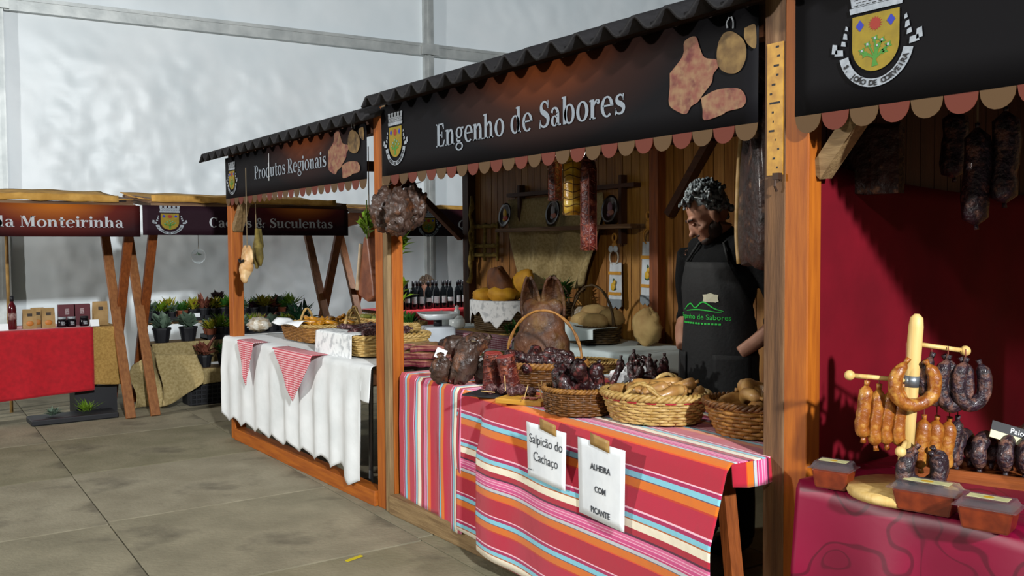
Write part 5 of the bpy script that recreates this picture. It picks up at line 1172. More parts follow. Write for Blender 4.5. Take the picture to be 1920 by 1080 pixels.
# sausage tree stand
PW = wood('pale_turned_wood', 'd6b878', 'bf9c58', 'Z', .5, .08)
st = pix(1664, 935, Z=ZS); st = Vector((st.x+.04, st.y-.02, ZS+.006)); TR = Vector((.0, -.03, .5))
t = thing('sausage_stand', 'pale turned wooden stand with ball-ended pegs for sausages', 'stand', st)
def cyl(n_, prof): g = MB(); g.lathe(prof, n=24); part(n_, g, PW, t, True)
cyl('base', [(0, 0), (.14, 0), (.145, .012), (.14, .024), (0, .024)])
pole = lambda z: Vector((.0, -.035*z/.5, z))
g = MB(); g.tube([pole(z) for z in (.024, .25, .46, .485, .495)], [.019, .019, .019, .016, .006], 14); part('pole', g, PW, t, True)
rtv = Vector((RT.x, RT.y, 0)).normalized(); dpv = Vector((FW.x, FW.y, 0)).normalized()
pegs = {'top': (.415, rtv*.135+Vector((0, 0, -.02))), 'left': (.315, -rtv*.155+Vector((0, 0, .012))+dpv*.03), 'right': (.30, rtv*.15+dpv*.05+Vector((0, 0, -.02))), 'low': (.155, -rtv*.06-dpv*.10+Vector((0, 0, -.01)))}
for k_, (z, v) in pegs.items():
    g = MB(); g.tube([pole(z), pole(z)+v], .0065, 8); g.ell(pole(z)+v, (.014, .014, .014)); part('peg', g, PW, t, True)
g = MB(); g.tube([pole(.30), pole(.33)], .0195, 14); part('metal_band', g, MATS['grey_steel'], t, True)
def hung(lb, group, peg, q, L, r, m_, name, loop=False, dz=.03, seed=0, off=Vector((0, 0, 0)), wdt=.05):
    z, v = pegs[peg]; a_ = st+pole(z)+v*q+off; t_ = thing(name, lb, 'sausage', a_, group=group)
    if loop: P = [(0, 0, -dz), (-wdt*.35, 0, -dz-L*.35), (-wdt*.3, 0, -dz-L*.8), (wdt*.25, 0, -dz-L), (wdt*.9, 0, -dz-L*.8), (wdt, 0, -dz-L*.35), (wdt*.75, 0, -dz-.006)]; P = [tuple(rtv*p[0]+Vector((0, 0, p[2]))) for p in P]
    else: P = [(0, 0, -dz), (-rtv.x*.006, -rtv.y*.006, -dz-L*.4), (-rtv.x*.012, -rtv.y*.012, -dz-L*.7), (-rtv.x*.008, -rtv.y*.008, -dz-L)]
    me = sausage_mesh('casing', P, r, m_, seed=seed, amp=.1, n=12); o = bpy.data.objects.new('casing', me); COL.objects.link(o); o.parent = t_; WM[o.name] = WM[t_.name]
    g = MB(); g.tube([(0, 0, 0.006), (0, 0, -dz-.004)], .0015, 5); part('string', g, TWINE, t_)
for i, q in enumerate((.72, .52, .34, .14)): hung('orange straight sausage, '+('nearest the ball end', 'second from the ball end', 'third from the ball end', 'nearest the pole')[i]+', on peg toward the post', 'orange sausages on the wooden stand', 'left', q, .145+.012*(i % 2), .0185, ORS, 'orange_sausage', seed=i, dz=.022+.006*(i % 3))
hung('orange curved sausage looped beside the pole of stand', 'curved sausages on the wooden stand', 'top', .0, .115, .018, ORS, 'orange_sausage', True, .045, 7, off=rtv*-.035-dpv*.03, wdt=.075)
for i, q in enumerate((.34, .62, .92)): hung('dark purple looped sausage '+('nearest the pole', 'in the middle', 'at the ball end')[i]+' of the top stand peg', 'dark loops on the wooden stand', 'top', q, .115+.01*(i % 2), .019, BLK, 'dark_sausage', True, .028, 11+i, off=-dpv*.012*i, wdt=.05)
for i, q in enumerate((.28, .55, .82)): hung('orange sausage on the rear stand peg, '+('nearest the pole', 'between two orange ones', 'next to the black one')[i], 'orange sausages on rear peg', 'right', q, .135, .021, ORS, 'orange_sausage', False, .085, 15+i)
hung('black straight sausage at the ball end of the rear stand peg', 'orange sausages on rear peg', 'right', 1.0, .12, .017, BLK, 'dark_sausage', False, .08, 21)
for i, q in enumerate((.35, .8)): hung('black looped sausage on the lowest stand peg, '+('nearer the pole', 'nearer its ball end')[i], 'low dark loops on the stand', 'low', q, .10, .021, BLK, 'dark_sausage', True, .012, 30+i, off=rtv*.03, wdt=.065)
# tubs, dark sausage row
CLP = mat('clear_plastic_lid', 'c8ccd4', None, .08, trans=.85, alpha=.35, ior=1.4); TUBR = mat('tub_contents', '7a2e12', '5c1e0c', .3, scale=26, coat=.5)
LBL = mat('tub_label', 'c8c090', 'a8a878', .6, scale=30)
def tub(px, py, w_, d, h, rz, lb):
    p = pix(px, py, Z=ZS); t = thing('plastic_tub', lb, 'tub', (p.x, p.y, ZS+.006), rz, 'lidded plastic tubs on the crimson cloth')
    def rect(k_, z): return [(x*w_/2*k_, y*d/2*k_, z) for x, y in ((-1, -1), (1, -1), (1, 1), (-1, 1))]
    g = MB(); vs = rect(.82, 0)+rect(.98, h); g.add(vs, [(3, 2, 1, 0), (4, 5, 6, 7)]+[(i, (i+1) % 4, 4+(i+1) % 4, 4+i) for i in range(4)]); part('filled_tub', g, TUBR, t, bev=.006)
    g = MB(); g.bbox((-w_*.56, -d*.58, h+.001), (w_*.56, d*.58, h+.004)); vs = rect(1.0, h+.004)+rect(.85, h+.02); g.add(vs, [(4, 5, 6, 7)]+[(i, (i+1) % 4, 4+(i+1) % 4, 4+i) for i in range(4)]); part('lid', g, CLP, t)
    g = MB(); g.bbox((-w_*.36, -d*.2, h+.0205), (w_*.36, d*.2, h+.0215)); part('label', g, LBL, t)
    g = MB(); g.ell((-.0, 0, h+.0215), (w_*.10, d*.12, .0006)); part('label_mark', g, mat('label_mark', 'b89020', None, .6), t)
tub(1563, 918, .105, .075, .055, R(-75), 'small clear-lidded tub of brown preserve beside the orange post')
tub(1738, 962, .155, .085, .055, R(-78), 'long clear-lidded tub of brown preserve below the sausage stand')
tub(1853, 996, .125, .085, .055, R(-78), 'clear-lidded tub of brown preserve before the dark sausage row')
tr = pix(1850, 900, Z=ZS); t = thing('wooden_tray', 'reddish wooden tray holding a row of dark sausages', 'tray', (tr.x, tr.y-.03, ZS+.006), R(-72))
g = MB(); g.bbox((-.24, -.09, 0), (.24, .09, .012)); part('base', g, redw('X'), t)
for y in (-.09, .09): g = MB(); g.bbox((-.24, y-.006, .0), (.24, y+.006, .035)); part('rim', g, redw('X'), t)
for i in range(8):
    a_ = R(-72); x = -.205+i*.058; me = sausage_mesh('dark_sausage', [(0, -.05, .0), (0, -.055, .06), (0, -.01, .088), (0, .045, .062), (0, .05, .0)], .021, BLK, seed=40+i, amp=.14, n=11)
    single('dark_sausage', me, None, 'mottled black looped sausage standing in the reddish tray', 'sausage', (tr.x+x*math.cos(a_), tr.y-.03+x*math.sin(a_), ZS+.040), a_+rnd.uniform(-.25, .25), 'row of black sausages in the tray')
g = MB(); g.ell((0, 0, .06), (.05, .05, .055), None, 16, 12, amp=.3, seed=3); p = pix(1905, 845, Z=ZS+.1); single('smoked_lump', g, SMK, 'round smoked lump behind the price card in the reddish tray', 'smoked meat', (tr.x+.16, tr.y-.06, ZS+.05), smooth=True)
p = pix(1895, 862, Z=ZS+.12); t = thing('price_card', 'black and cream price card printed Paio de S behind dark sausages', 'sign', (tr.x+.0, tr.y-.10, ZS+.115), rot=(R(-25), R(16), R(-52)))
g = MB(); g.bbox((-.09, 0, 0), (.09, .002, .022)); part('cream_strip', g, mat('cream_card', 'c8c4a0', None, .7), t); g = MB(); g.bbox((-.09, 0, .022), (.09, .002, .05)); part('black_strip', g, CK, t)
for gq in split_words(sans('Paio de S', .022), .0035): part('lettering', shift(gq, 0, .028, .001), PAPER, t)
# hanging bacon and sausages in the dark top of stall 3
p = pix(1612, 300, X=.26); t = thing('hanging_bacon', 'dark streaky bacon slab hanging above the crimson curtain', 'bacon', (p.x, p.y, p.z-.11), R(-80))
g = slabm(.26, .05, .20, 5, 0); part('meat', g, [HAMD, mat('dark_streaky_bacon', '4c3418', '2a1a0c', .5, scale=3, stretch=(4, 4, 16), bump=.5, bscale=20)], t); g = MB(); g.tube([(0, 0, .2), (0, 0, 2.06-p.z+.11)], .003, 5); part('cord', g, STRING, t)
for i, (px, py, x_, L) in enumerate(((1832, 300, .45, .30), (1885, 270, .5, .28), (1790, 265, .6, .22))):
    p = pix(px, py, X=x_); t = thing('hanging_sausage', ('longest thick black sausage hanging lowest over the crimson curtain', 'thick black sausage hanging beside the lowest one, away from the bacon', 'short thick black sausage hanging nearest the bacon slab')[i], 'sausage', (p.x, p.y, p.z+.1), group='black sausages hanging in the dark stall')
    me = sausage_mesh('casing', [(0, 0, 0), (.008, 0, -L*.4), (0, .006, -L*.7), (0, 0, -L)], .04, BLK, seed=50+i, n=12); o = bpy.data.objects.new('casing', me); COL.objects.link(o); o.parent = t; WM[o.name] = WM[t.name]
    g = MB(); g.tube([(0, 0, 0), (0, 0, 2.1-p.z-.1)], .003, 5); part('cord', g, STRING, t)

# ================================================================ BACK ROW OF X-FRAMED STALLS (fronts on y = 8)
def xstall(label, x0, x1, yf, dpt, ztf, ztb, zb, wood_=redw):
    t = thing('x_frame_stall', label, 'market stall', ((x0+x1)/2, yf+.5, 0)); yb = yf+dpt
    for x in (x0+.03, x1-.03):
        for k_, (ya, yb_, dx) in enumerate(((yf, yb-.02, -.026), (yb, yf+.03, .026))):
            g = MB(); g.beam((x+dx, ya, 0), (x+dx, yb_, ztf), .045, .075, up=(1, 0, 0)); part('x_leg', g, wood_('Z') if k_ else wood('lit_leg_wood_Z', '8e5c30', '74441e', 'Z', .55, .15), t, world=True, bev=.004)  # front legs get a paler wood: light falling on them is in the colour
        g = MB(); g.beam((x, yf-.02, ztf+.01), (x, yb, ztb), .05, .07); part('canopy_arm', g, brownw('Y'), t, world=True)
    for y, z in ((yf, ztf-.01), (yb, ztb)): g = MB(); g.bbox((x0, y-.025, z-.03), (x1, y+.025, z+.03)); part('rail', g, brownw('X'), t, world=True)
    mb = MB(); mb.grid(lambda u, v: Vector((lerp(x0-.02, x1-.05*v, u), lerp(yf-.03, yb+.03, v), lerp(ztf+.045, ztb+.055, v)+.012*noise.noise(Vector((u*9, v*4, x0)))-.02*math.sin(v*PI))), 40, 10); part('canopy', mb, CANVAS, t, True, world=True, solid=.006)
    mb = MB(); mb.grid(lambda u, v: Vector((lerp(x0, x1-.12, u), yf-.034-.008*v, ztf+.075-.055*v+.01*noise.noise(Vector((u*14, v, x0+3))))), 40, 3); part('canopy_flap', mb, CANVAS, t, True, world=True, solid=.006)
    return t
BR = 'a05014'
xs1 = xstall('timber stall with sloping legs and canvas canopy selling jarred goods', -2.45, -.395, 8.0, .92, 1.79, 1.90, 1.52)
xs2 = xstall('timber stall with sloping legs and canvas canopy selling potted succulents', -.255, 1.55, 8.0, .92, 1.80, 1.90, 1.52)
bm1 = flat_banner('stall_banner', 'red-brown banner reading da Monteirinha under ochre canvas', (-2.45, 7.955, 1.525), 0, 2.10, .26, print_mat('banner_print_red', '2a1014', 'b0621a', (1.45, 0, .27), (.8, 1, .30), '5a1c14'), 0, .0, 'printed banners of the back row stalls')
words(bm1, 'da Monteirinha', .95, .088, 1.02, .075, mat('letter_print_white', 'b0b4b8', None, .6))
bm2 = flat_banner('stall_banner', 'red-brown banner reading Cactos & Suculentas with crest', (-.33, 7.955, 1.54), 0, 1.88, .25, print_mat('banner_print_red2', '24101a', 'b0621a', (1.42, 0, .28), (.62, 1, .26), '4c1818'), 0, .0, 'printed banners of the back row stalls')
words(bm2, 'Cactos & Suculentas', 1.17, .085, .55, .07, MATS['letter_print_white']); put_crest(bm2, .22, .12, .15, sz=.115)
xs3 = xstall('timber stall with canvas canopy displaying wine bottles', 2.02, 3.9, 8.35, .92, 1.80, 1.86, 1.52, orange)
bm3 = flat_banner('stall_banner', 'dark maroon banner with crest and italic Qui over wine bottles', (2.35, 8.30, 1.545), 0, 1.5, .29, print_mat('banner_print_maroon', '20101a', '4a1a1a', (1.0, 0, .3), (.6, 1, .3), '2c1018'), 0, 0, 'printed banners of the back row stalls')
put_crest(bm3, .30, .12, .16, sz=.13); part('lettering', shift(serif('Qui', .25, .085, .25), .66, .09, .004), MATS['letter_print_white'], bm3)
g = MB(); g.beam((2.05, 9.3, 1.70), (2.33, 8.33, 1.86), .04, .14); part('gable_board', g, orange('Y'), xs3, world=True)
# --- jar stall table
ZM = .75
t = thing('trestle_table', 'table under the red and burlap cloths of the jar stall', 'table', (-1.4, 8.7, 0))
g = MB(); g.bbox((-2.4, 8.40, ZM-.03), (-.47, 8.98, ZM-.004)); part('table_top', g, oldw('X'), t, world=True)
for x in (-2.3, -.62):
    for y in (8.55, 8.9): g = MB(); g.bbox((x-.02, y-.02, 0), (x+.02, y+.02, ZM-.03)); part('leg', g, oldw('Z'), t, world=True)
hang_cloth('burlap_tablecloth', 'ochre burlap tablecloth hanging beside the red cloth', 'tablecloth', (-2.42, 8.38), (-.44, 8.38), .60, ZM, lambda u: .50+.01*math.sin(u*20), BURLAP, fold=.010, nf=6, nu=90, seed=5, flap=.22)
hang_cloth('red_tablecloth', 'bright red cloth laid over the burlap on the jar stall', 'tablecloth', (-2.42, 8.350), (-.66, 8.350), .56, ZM+.006, lambda u: .62-.08*u, mat('red_felt', 'b0081a', '9c0616', .9, scale=30, sheen=.2), fold=.006, nf=4, nu=70, seed=8)
def Ym(px, y=8.52): return pix(px, 600, Y=y).x
t = thing('oil_bottle', 'slim dark red bottle with black cap on the red cloth', 'bottle', (Ym(23), 8.52, ZM+.012)); BOT = mat('red_glass', '4a0a12', None, .15, coat=.5)
g = MB(); g.lathe([(0, 0), (.03, 0), (.033, .01), (.033, .17), (.028, .20), (.014, .225), (.013, .27), (0, .27)], n=18); part('glass', g, BOT, t, True)
g = MB(); g.lathe([(.016, .235), (.016, .28), (0, .28)], n=14); part('cap', g, BLACKP, t, True); g = MB(); g.lathe([(.0335, .08), (.0335, .14)], n=18); part('label', g, mat('bottle_label', 'a89088', '6a3838', .6, scale=40), t, True)
KR = mat('kraft_paper', 'a88a5c', '94764a', .85, scale=14)
def pouch(px, y, w_, h, lb, win=True):
    t = thing('kraft_pouch', lb, 'pouch', (Ym(px, y), y, ZM+.012)); g = MB(); g.add([(-w_/2, -.035, 0), (w_/2, -.035, 0), (w_/2, .035, 0), (-w_/2, .035, 0), (-w_/2, -.028, h*.6), (w_/2, -.028, h*.6), (w_/2, .028, h*.6), (-w_/2, .028, h*.6), (-w_/2, -.003, h), (w_/2, -.003, h), (w_/2, .003, h), (-w_/2, .003, h)],
        [(3, 2, 1, 0), (8, 9, 10, 11)]+[(k_+i, k_+(i+1) % 4, k_+4+(i+1) % 4, k_+4+i) for k_ in (0, 4) for i in range(4)]); part('bag', g, KR, t)
    g = MB(); g.bbox((-.018, -.030, h*.64), (.018, -.020, h*.78)); part('label', g, mat('dark_label', '3a3028', None, .7), t)
    if win: g = MB(); g.ell((0, -.033, h*.28), (w_*.28, .004, h*.13), None, 14, 8); part('window', g, mat('orange_window', 'b06a1e', None, .5), t, True)
pouch(55, 8.50, .10, .165, 'kraft paper pouch with round orange window beside red bottle'); pouch(70, 8.60, .10, .17, 'kraft paper pouch standing behind the other pouches'); pouch(90, 8.50, .10, .17, 'kraft paper pouch with yellow window next to dark jars'); pouch(188, 8.56, .12, .205, 'larger crumpled kraft pouch on the burlap next to red boxes', False)
for px, lb in ((116, 'small black jam jar with pale lid next to pouches'), (134, 'small black jam jar with pale lid in the middle'), (158, 'small dark jam jar with dark lid before red boxes')):
    t = thing('jam_jar', lb, 'jar', (Ym(px, 8.48), 8.48, ZM+.012), group='jam jars on the red cloth'); g = MB(); g.lathe([(0, 0), (.034, 0), (.037, .012), (.037, .06), (.03, .068), (0, .068)], n=18); part('jar', g, mat('dark_jam', '100a10', None, .15, coat=.4), t, True)
    g = MB(); g.lathe([(.033, .069), (.033, .088), (0, .088)], n=18); part('lid', g, mat('pale_lid', '8c9498', None, .35) if px != 158 else BLACKP, t, True)
    g = MB(); g.box((0, -.0375, .035), (.03, .002, .03)); part('label', g, mat('small_label', '9aa0a4', '2a2428', .6, scale=120), t)
for px, lb in ((125, 'dark red gift box behind the first jars'), (153, 'dark red gift box with white emblem behind last jar')):
    t = thing('gift_box', lb, 'box', (Ym(px, 8.64), 8.64, ZM+.012), group='dark red gift boxes'); g = MB(); g.bbox((-.068, -.03, 0), (.068, .03, .185)); part('box', g, mat('maroon_card', '54101e', None, .5), t, bev=.004); g = MB(); g.bbox((-.016, -.032, .10), (.016, -.030, .15)); part('emblem', g, mat('emblem_pale', 'b0a8a8', '7a4a50', .6, scale=120), t)
for px, w_, lb in ((4, .09, 'white price card beside the red bottle'), (178, .07, 'white price card in front of the kraft pouch')):
    g = MB(); g.add([(-w_/2, 0, 0), (w_/2, 0, 0), (w_/2, .03, .055), (-w_/2, .03, .055), (w_/2, .05, 0), (-w_/2, .05, 0)], [(0, 1, 2, 3), (3, 2, 4, 5)]); single('price_card', g, PAPER, lb, 'price card', (Ym(px, 8.42), 8.42, ZM+.012), solid=.001)
# planters under the jar table
t = thing('plant_tray', 'black plastic tray of small plants on the floor under red cloth', 'tray', (-.85, 8.25, 0)); g = MB(); g.bbox((-.33, -.14, 0.0), (.33, .14, .05)); part('tray', g, BLACKP, t, bev=.01)
single('air_plant', leafy(MB(), 46, .12, .04, .012, rl, droop=0), GRN2, 'bright spiky green plant in the floor tray', 'plant', (-.74, 8.25, .05)); single('air_plant', leafy(MB(), 40, .08, .03, .02, rl), GRN3, 'low grey green plant in the floor tray', 'plant', (-1.0, 8.25, .05))
g = MB(); g.bbox((-.17, -.12, 0), (.17, .12, .24)); single('plastic_crate', g, BLACKP, 'black crate standing behind the floor plant tray', 'crate', (-.62, 8.60, 0))
# --- succulent stall: three tiers
t = thing('plant_stand', 'three-tier stepped display stand under burlap', 'stand', (.6, 8.7, 0))
for (y, z, d) in ((8.42, .335, .26), (8.67, .565, .26), (8.93, .735, .26)):
    g = MB(); g.bbox((-.12, y-d/2, z-.02), (1.42, y+d/2, z)); part('shelf', g, oldw('X'), t, world=True)
for x in (-.1, 1.4):
    for (y, z) in ((8.42, .315), (8.67, .545), (8.93, .715)): g = MB(); g.bbox((x-.015, y-.015, 0), (x+.015, y+.015, z)); part('leg', g, oldw('Z'), t, world=True)
def burl(name, lb, fn, nu=24, nv=20): mb = MB(); mb.grid(fn, nu, nv); single(name, mb, BURLAP2, lb, 'burlap', fn(.5, 1), world=True, smooth=True, solid=.004)
burl('burlap_cover', 'pale burlap hanging from the middle tier down past pots', lambda u, v: Vector((lerp(-.15, .21, u)+.02*math.sin(v*5), 8.27-.10*(1-v)-.02*math.sin(u*8)*(1-v), lerp(.05+.18*u**1.5, .50-.03*u, v))))
burl('burlap_cover', 'pale burlap apron under the lower pots above black crates', lambda u, v: Vector((lerp(.22, 1.45, u), 8.275-.012*math.sin(u*14), lerp(.19+.015*math.sin(u*9), .337, v))))
burl('burlap_cover', 'strip of pale burlap below the middle plant trays', lambda u, v: Vector((lerp(-.13, 1.45, u), 8.53-.008*math.sin(u*17), lerp(.36, .566, v))))
burl('burlap_sack', 'crumpled burlap gathered on the floor between two stalls', lambda u, v: Vector((lerp(-.32, -.05, u)+.03*math.sin(v*6), 8.42+.06*math.sin(u*5+v*3), lerp(.01, .52-.2*abs(u-.6), v))), 20, 20)
for x, lb in ((.36, 'black slatted crate under the burlap, beside its hanging corner'), (.86, 'black slatted crate under the burlap, toward the white cloth')):
    t = thing('plastic_crate', lb, 'crate', (x, 8.42, 0)); g = MB(); g.bbox((-.23, -.11, 0), (.23, .12, .27)); part('body', g, mat('crate_inside', '060608', None, .8), t)
    for k_ in range(7): g = MB(); g.bbox((-.235, -.125, .01+k_*.04), (.235, -.112, .024+k_*.04)); part('slat', g, BLACKP, t)
    for k_ in range(10): g = MB(); g.bbox((-.23+k_*.048, -.128, .005), (-.218+k_*.048, -.114, .27)); part('rib', g, BLACKP, t)
POTS = []
KIND = [('rosette succulent', GRN3, 26, .075, .03, .045), ('spiky bright green succulent', GRN2, 46, .10, .03, .018), ('yellow-green succulent', YLL, 36, .08, .03, .03), ('dark green succulent', GRN, 34, .08, .03, .03), ('reddish leaved succulent', RDL, 34, .085, .04, .03), ('tall dark purple aeonium', DKL, 46, .06, .03, .03)]
SUC = []
for i, (n_, m_, cnt, r_, h, lw) in enumerate(KIND): SUC.append(leafy(MB(), cnt, r_, h, lw, random.Random(20+i), droop=.1).mesh('foliage', m_))
PT = MB(); PT.lathe([(0, 0), (.032, 0), (.042, .06), (.045, .06), (.045, .07), (.036, .07), (.034, .06), (0, .06)], n=12); POTB = PT.mesh('pot', BLACKP); POTT = PT.mesh('pot', mat('terracotta', '7a4028', None, .8))
def plant(x, y, z, k_, lbplace, big=False, terra=False, sc=1.):
    n_ = KIND[k_][0]; t = thing('potted_succulent', n_+' in '+('large ' if big else 'small ')+('terracotta' if terra else 'black')+' pot '+lbplace, 'plant', (x, y, z), rl.uniform(0, 6), 'potted succulents '+lbplace); t.scale = (sc*(1.9 if big else 1),)*3
    for nm, me in (('pot', POTT if terra else POTB), ('foliage', SUC[k_])):
        o = bpy.data.objects.new(nm, me); COL.objects.link(o); o.parent = t; o.location = (0, 0, .06 if nm == 'foliage' else 0); WM[o.name] = Matrix.Identity(4)
def traypl(x0, x1, y, z, lb): g = MB(); g.bbox((x0, y-.11, z), (x1, y+.11, z+.012)); g.bbox((x0, y-.11, z), (x1, y-.10, z+.045)); g.bbox((x0, y+.10, z), (x1, y+.11, z+.045)); g.bbox((x0, y-.11, z), (x0+.008, y+.11, z+.045)); g.bbox((x1-.008, y-.11, z), (x1, y+.11, z+.045)); single('nursery_tray', g, BLACKP, lb, 'tray', ((x0+x1)/2*0, 0, 0), group='nursery trays on the stepped stand')
for (x0, x1) in ((-.10, .42), (.44, .92), (.94, 1.40)): traypl(x0, x1, 8.93, .737, 'black nursery tray on the top tier of stepped stand')
for (x0, x1) in ((.38, .88), (.90, 1.40)): traypl(x0, x1, 8.67, .567, 'black nursery tray on the middle tier of stepped stand')
for r_ in range(2):
    for i in range(15): plant(-.05+i*.10, 8.89+.09*r_, .752, (0, 1, 0, 3, 2, 4, 2, 3, 1, 0, 5, 2, 4, 3, 1)[(i+r_*4) % 15], 'on the top tier of stepped stand', terra=(i % 5 == 3), sc=rl.uniform(1.0, 1.4))
    for i in range(10): plant(.44+i*.10, 8.63+.08*r_, .582, (2, 1, 3, 0, 2, 3, 0, 1, 2, 4)[(i+r_*3) % 10], 'on the middle tier of stepped stand', terra=(i == 0), sc=rl.uniform(1.1, 1.45))
plant(.62, 8.98, .80, 5, 'raised at the top of stepped stand', sc=1.6)
for i, x in enumerate((-.02, .22)): plant(x, 8.62, .567, 0, 'on the middle tier beside trays', True)
for i, (x, k_) in enumerate(((.30, 4), (.48, 3), (.66, 4), (.86, 3), (1.05, 4))): plant(x, 8.40, .337, k_, 'on the lowest tier above burlap', True, sc=.82)
for px, py, y, lb in ((369, 591, 8.80, 'white price card on the top plant tier'), (350, 687, 8.26, 'white price card pinned to the hanging burlap')):
    p = pix(px, py, Y=y); g = MB(); g.bbox((-.03, -.001, -.02), (.03, .001, .02)); single('price_card', g, PAPER, lb, 'price card', p, rot=(R(-10), 0, 0))
p = pix(490, 585, Y=8.5); g = MB(); g.bbox((-.12, -.08, 0), (.12, .08, .05)); single('foam_tray', g, mat('white_foam', 'c8d0d0', None, .8), 'white foam tray behind the end post among succulents', 'tray', (p.x, 8.66, .655), bev=.006)
single('grass_tuft', leafy(MB(), 60, .10, .02, .008, rl, droop=0), mat('dry_grass', '8a7c50', '6a6038', .8, scale=20), 'dry grassy air plants standing in the white foam tray', 'plant', (p.x, 8.66, .705))
p = pix(560, 590, Y=8.35); single('agave', leafy(MB(), 34, .20, .05, .05, rl, droop=.1), mat('blue_green_agave', '1f4a30', '163822', .4, scale=9), 'large dark blue-green agave behind the golden sausage basket', 'plant', (p.x, 8.32, .70)); g = MB(); g.lathe([(0, 0), (.06, 0), (.085, .12), (.07, .12), (0, .10)], n=16); single('plant_pot', g, BLACKP, 'black pot holding the large agave', 'pot', (p.x, 8.32, .585), smooth=True)
g = MB(); g.bbox((-.13, -.07, 0), (.13, .07, .585)); single('plastic_crate', g, BLACKP, 'upright black crate under the large agave pot', 'crate', (p.x, 8.25, 0))
p = pix(372, 480, Y=8.4); t = thing('glass_terrarium', 'clear glass globe terrarium hanging under canvas canopy', 'terrarium', p); g = MB(); g.ell((0, 0, 0), (.065, .065, .07), None, 20, 14); part('globe', g, mat('thin_clear_glass', 'dfe6e8', None, .03, trans=1, alpha=.35, ior=1.1), t, True)
g = MB(); g.tube([(0, 0, .068), (0, 0, 1.80-p.z)], .002, 5); part('cord', g, STRING, t); part('air_plant', leafy(MB(), 14, .04, .01, .01, rl), GRN3, t)
p = pix(16, 500, Y=8.9); g = MB(); g.tube([(p.x, 8.98, .0), (p.x, 8.98, 1.86)], .014, 8); single('bamboo_pole', g, mat('bamboo', '9a7a40', '7c5e2a', .6, scale=12), 'thin bamboo pole behind the jar stall table', 'pole', (p.x, 8.98, 0), world=True)
# --- wine stall
ZW = .75
t = thing('trestle_table', 'table under the red cloth of the wine stall', 'table', (2.9, 8.7, 0)); g = MB(); g.bbox((2.2, 8.42, ZW-.03), (3.75, 9.0, ZW-.004)); part('table_top', g, oldw('X'), t, world=True)
for x in (2.3, 3.65):
    for y in (8.5, 8.9): g = MB(); g.bbox((x-.02, y-.02, 0), (x+.02, y+.02, ZW-.03)); part('leg', g, oldw('Z'), t, world=True)
hang_cloth('red_tablecloth', 'red cloth on the wine stall table behind the scale', 'tablecloth', (2.18, 8.40), (3.77, 8.40), .62, ZW, lambda u: .6, MATS['red_felt'], fold=.008, nf=6, nu=60, seed=8, flap=.4)
WG = mat('wine_glass_black', '0c0e10', None, .08, coat=.5); WL = mat('wine_label', 'b4b8b8', '9aa0a0', .7, scale=60)
g = MB(); g.lathe([(0, 0), (.036, 0), (.038, .006), (.038, .18), (.03, .215), (.0145, .24), (.014, .285), (0, .285)], n=16); WB1 = g.mesh('glass', WG, True)
g = MB(); g.lathe([(.016, .25), (.016, .305), (0, .305)], n=12); WB2 = g.mesh('capsule', BLACKP, True)
g = MB(); vs = []; n = 10
g.grid(lambda u, v: Vector((.0388*math.sin(R(-62)+u*R(124)), -.0388*math.cos(R(-62)+u*R(124)), .06+.075*v)), 10, 1); WB3 = g.mesh('label', WL, True); g = MB(); g.grid(lambda u, v: Vector((.0388*math.sin(R(-62)+u*R(124)), -.0388*math.cos(R(-62)+u*R(124)), .075+.045*v)), 10, 1); WB4 = g.mesh('label', WL, True)
for i, px in enumerate((748, 762, 775, 788, 803, 818, 831, 844, 858, 869, 757, 782, 811, 838, 863)):
    y = 8.52 if i < 10 else 8.62; x = pix(px, 560, Y=y).x; t = thing('wine_bottle', 'dark wine bottle with white label in the row on red cloth' if i < 10 else 'dark wine bottle standing in the second row on red cloth', 'wine bottle', (x, y, ZW+.007), rl.uniform(-.4, .4), 'wine bottles on the red cloth')
    for nm, me in (('glass', WB1), ('capsule', WB2), ('label', WB4 if i % 3 == 1 else WB3)): o = bpy.data.objects.new(nm, me); COL.objects.link(o); o.parent = t; WM[o.name] = WM[t.name]
# seated person behind the wine
p = pix(806, 545, Y=9.35); wp = thing('person', 'person with grey-brown hair seated behind the wine bottles', 'person', (p.x, 9.42, 0), R(-125)); k_ = p.z+.11
HWm = Matrix.Rotation(R(18), 3, 'Y')
def wpt(x, y, z): return Vector((.05, 0, k_-.12))+HWm @ Vector((x, y, z))
g = MB(); g.ell((0, 0, k_-.32), (.11, .17, .14)); g.ell((0, 0, k_-.55), (.13, .17, .18)); g.ell((.02, 0, k_-.72), (.15, .19, .12)); g.tube([(0, 0, k_-.24), (.04, 0, k_-.10)], [.055, .05], 12); g.tube([(0, -.16, k_-.27), (0, 0, k_-.24), (0, .16, k_-.27)], [.05, .06, .05], 10)
g.ell(wpt(0, 0, .06), (.09, .073, .11), HWm); g.ell(wpt(.04, 0, .0), (.055, .055, .065), HWm); g.ell(wpt(.085, 0, .03), (.018, .014, .03), HWm)
for s_ in (-1, 1):
    limb(g, [(0, s_*.18, k_-.28), (.03, s_*.23, k_-.45), (.08, s_*.22, k_-.58), (.26, s_*.12, k_-.50)], [.05, .045, .04, .03]); g.ell((.30, s_*.10, k_-.50), (.045, .032, .018)); limb(g, [(.0, s_*.09, k_-.74), (.36, s_*.11, k_-.72), (.38, s_*.11, .30), (.36, s_*.11, .07)], [.09, .075, .055, .045]); g.ell((.42, s_*.11, .04), (.11, .04, .038))
    for q in range(4): limb(g, [(.33, s_*(.08+.018*q), k_-.50), (.365, s_*(.08+.018*q), k_-.503), (.385, s_*(.08+.018*q), k_-.515)], [.009, .0085, .007], 7)
    limb(g, [(.30, s_*.075, k_-.50), (.335, s_*.058, k_-.503)], [.01, .008], 7); g.ell(wpt(-.01, s_*.074, .04), (.02, .01, .03), HWm)
part('body', withmat(fuse(g, .010, 3), SKIN), None, wp)
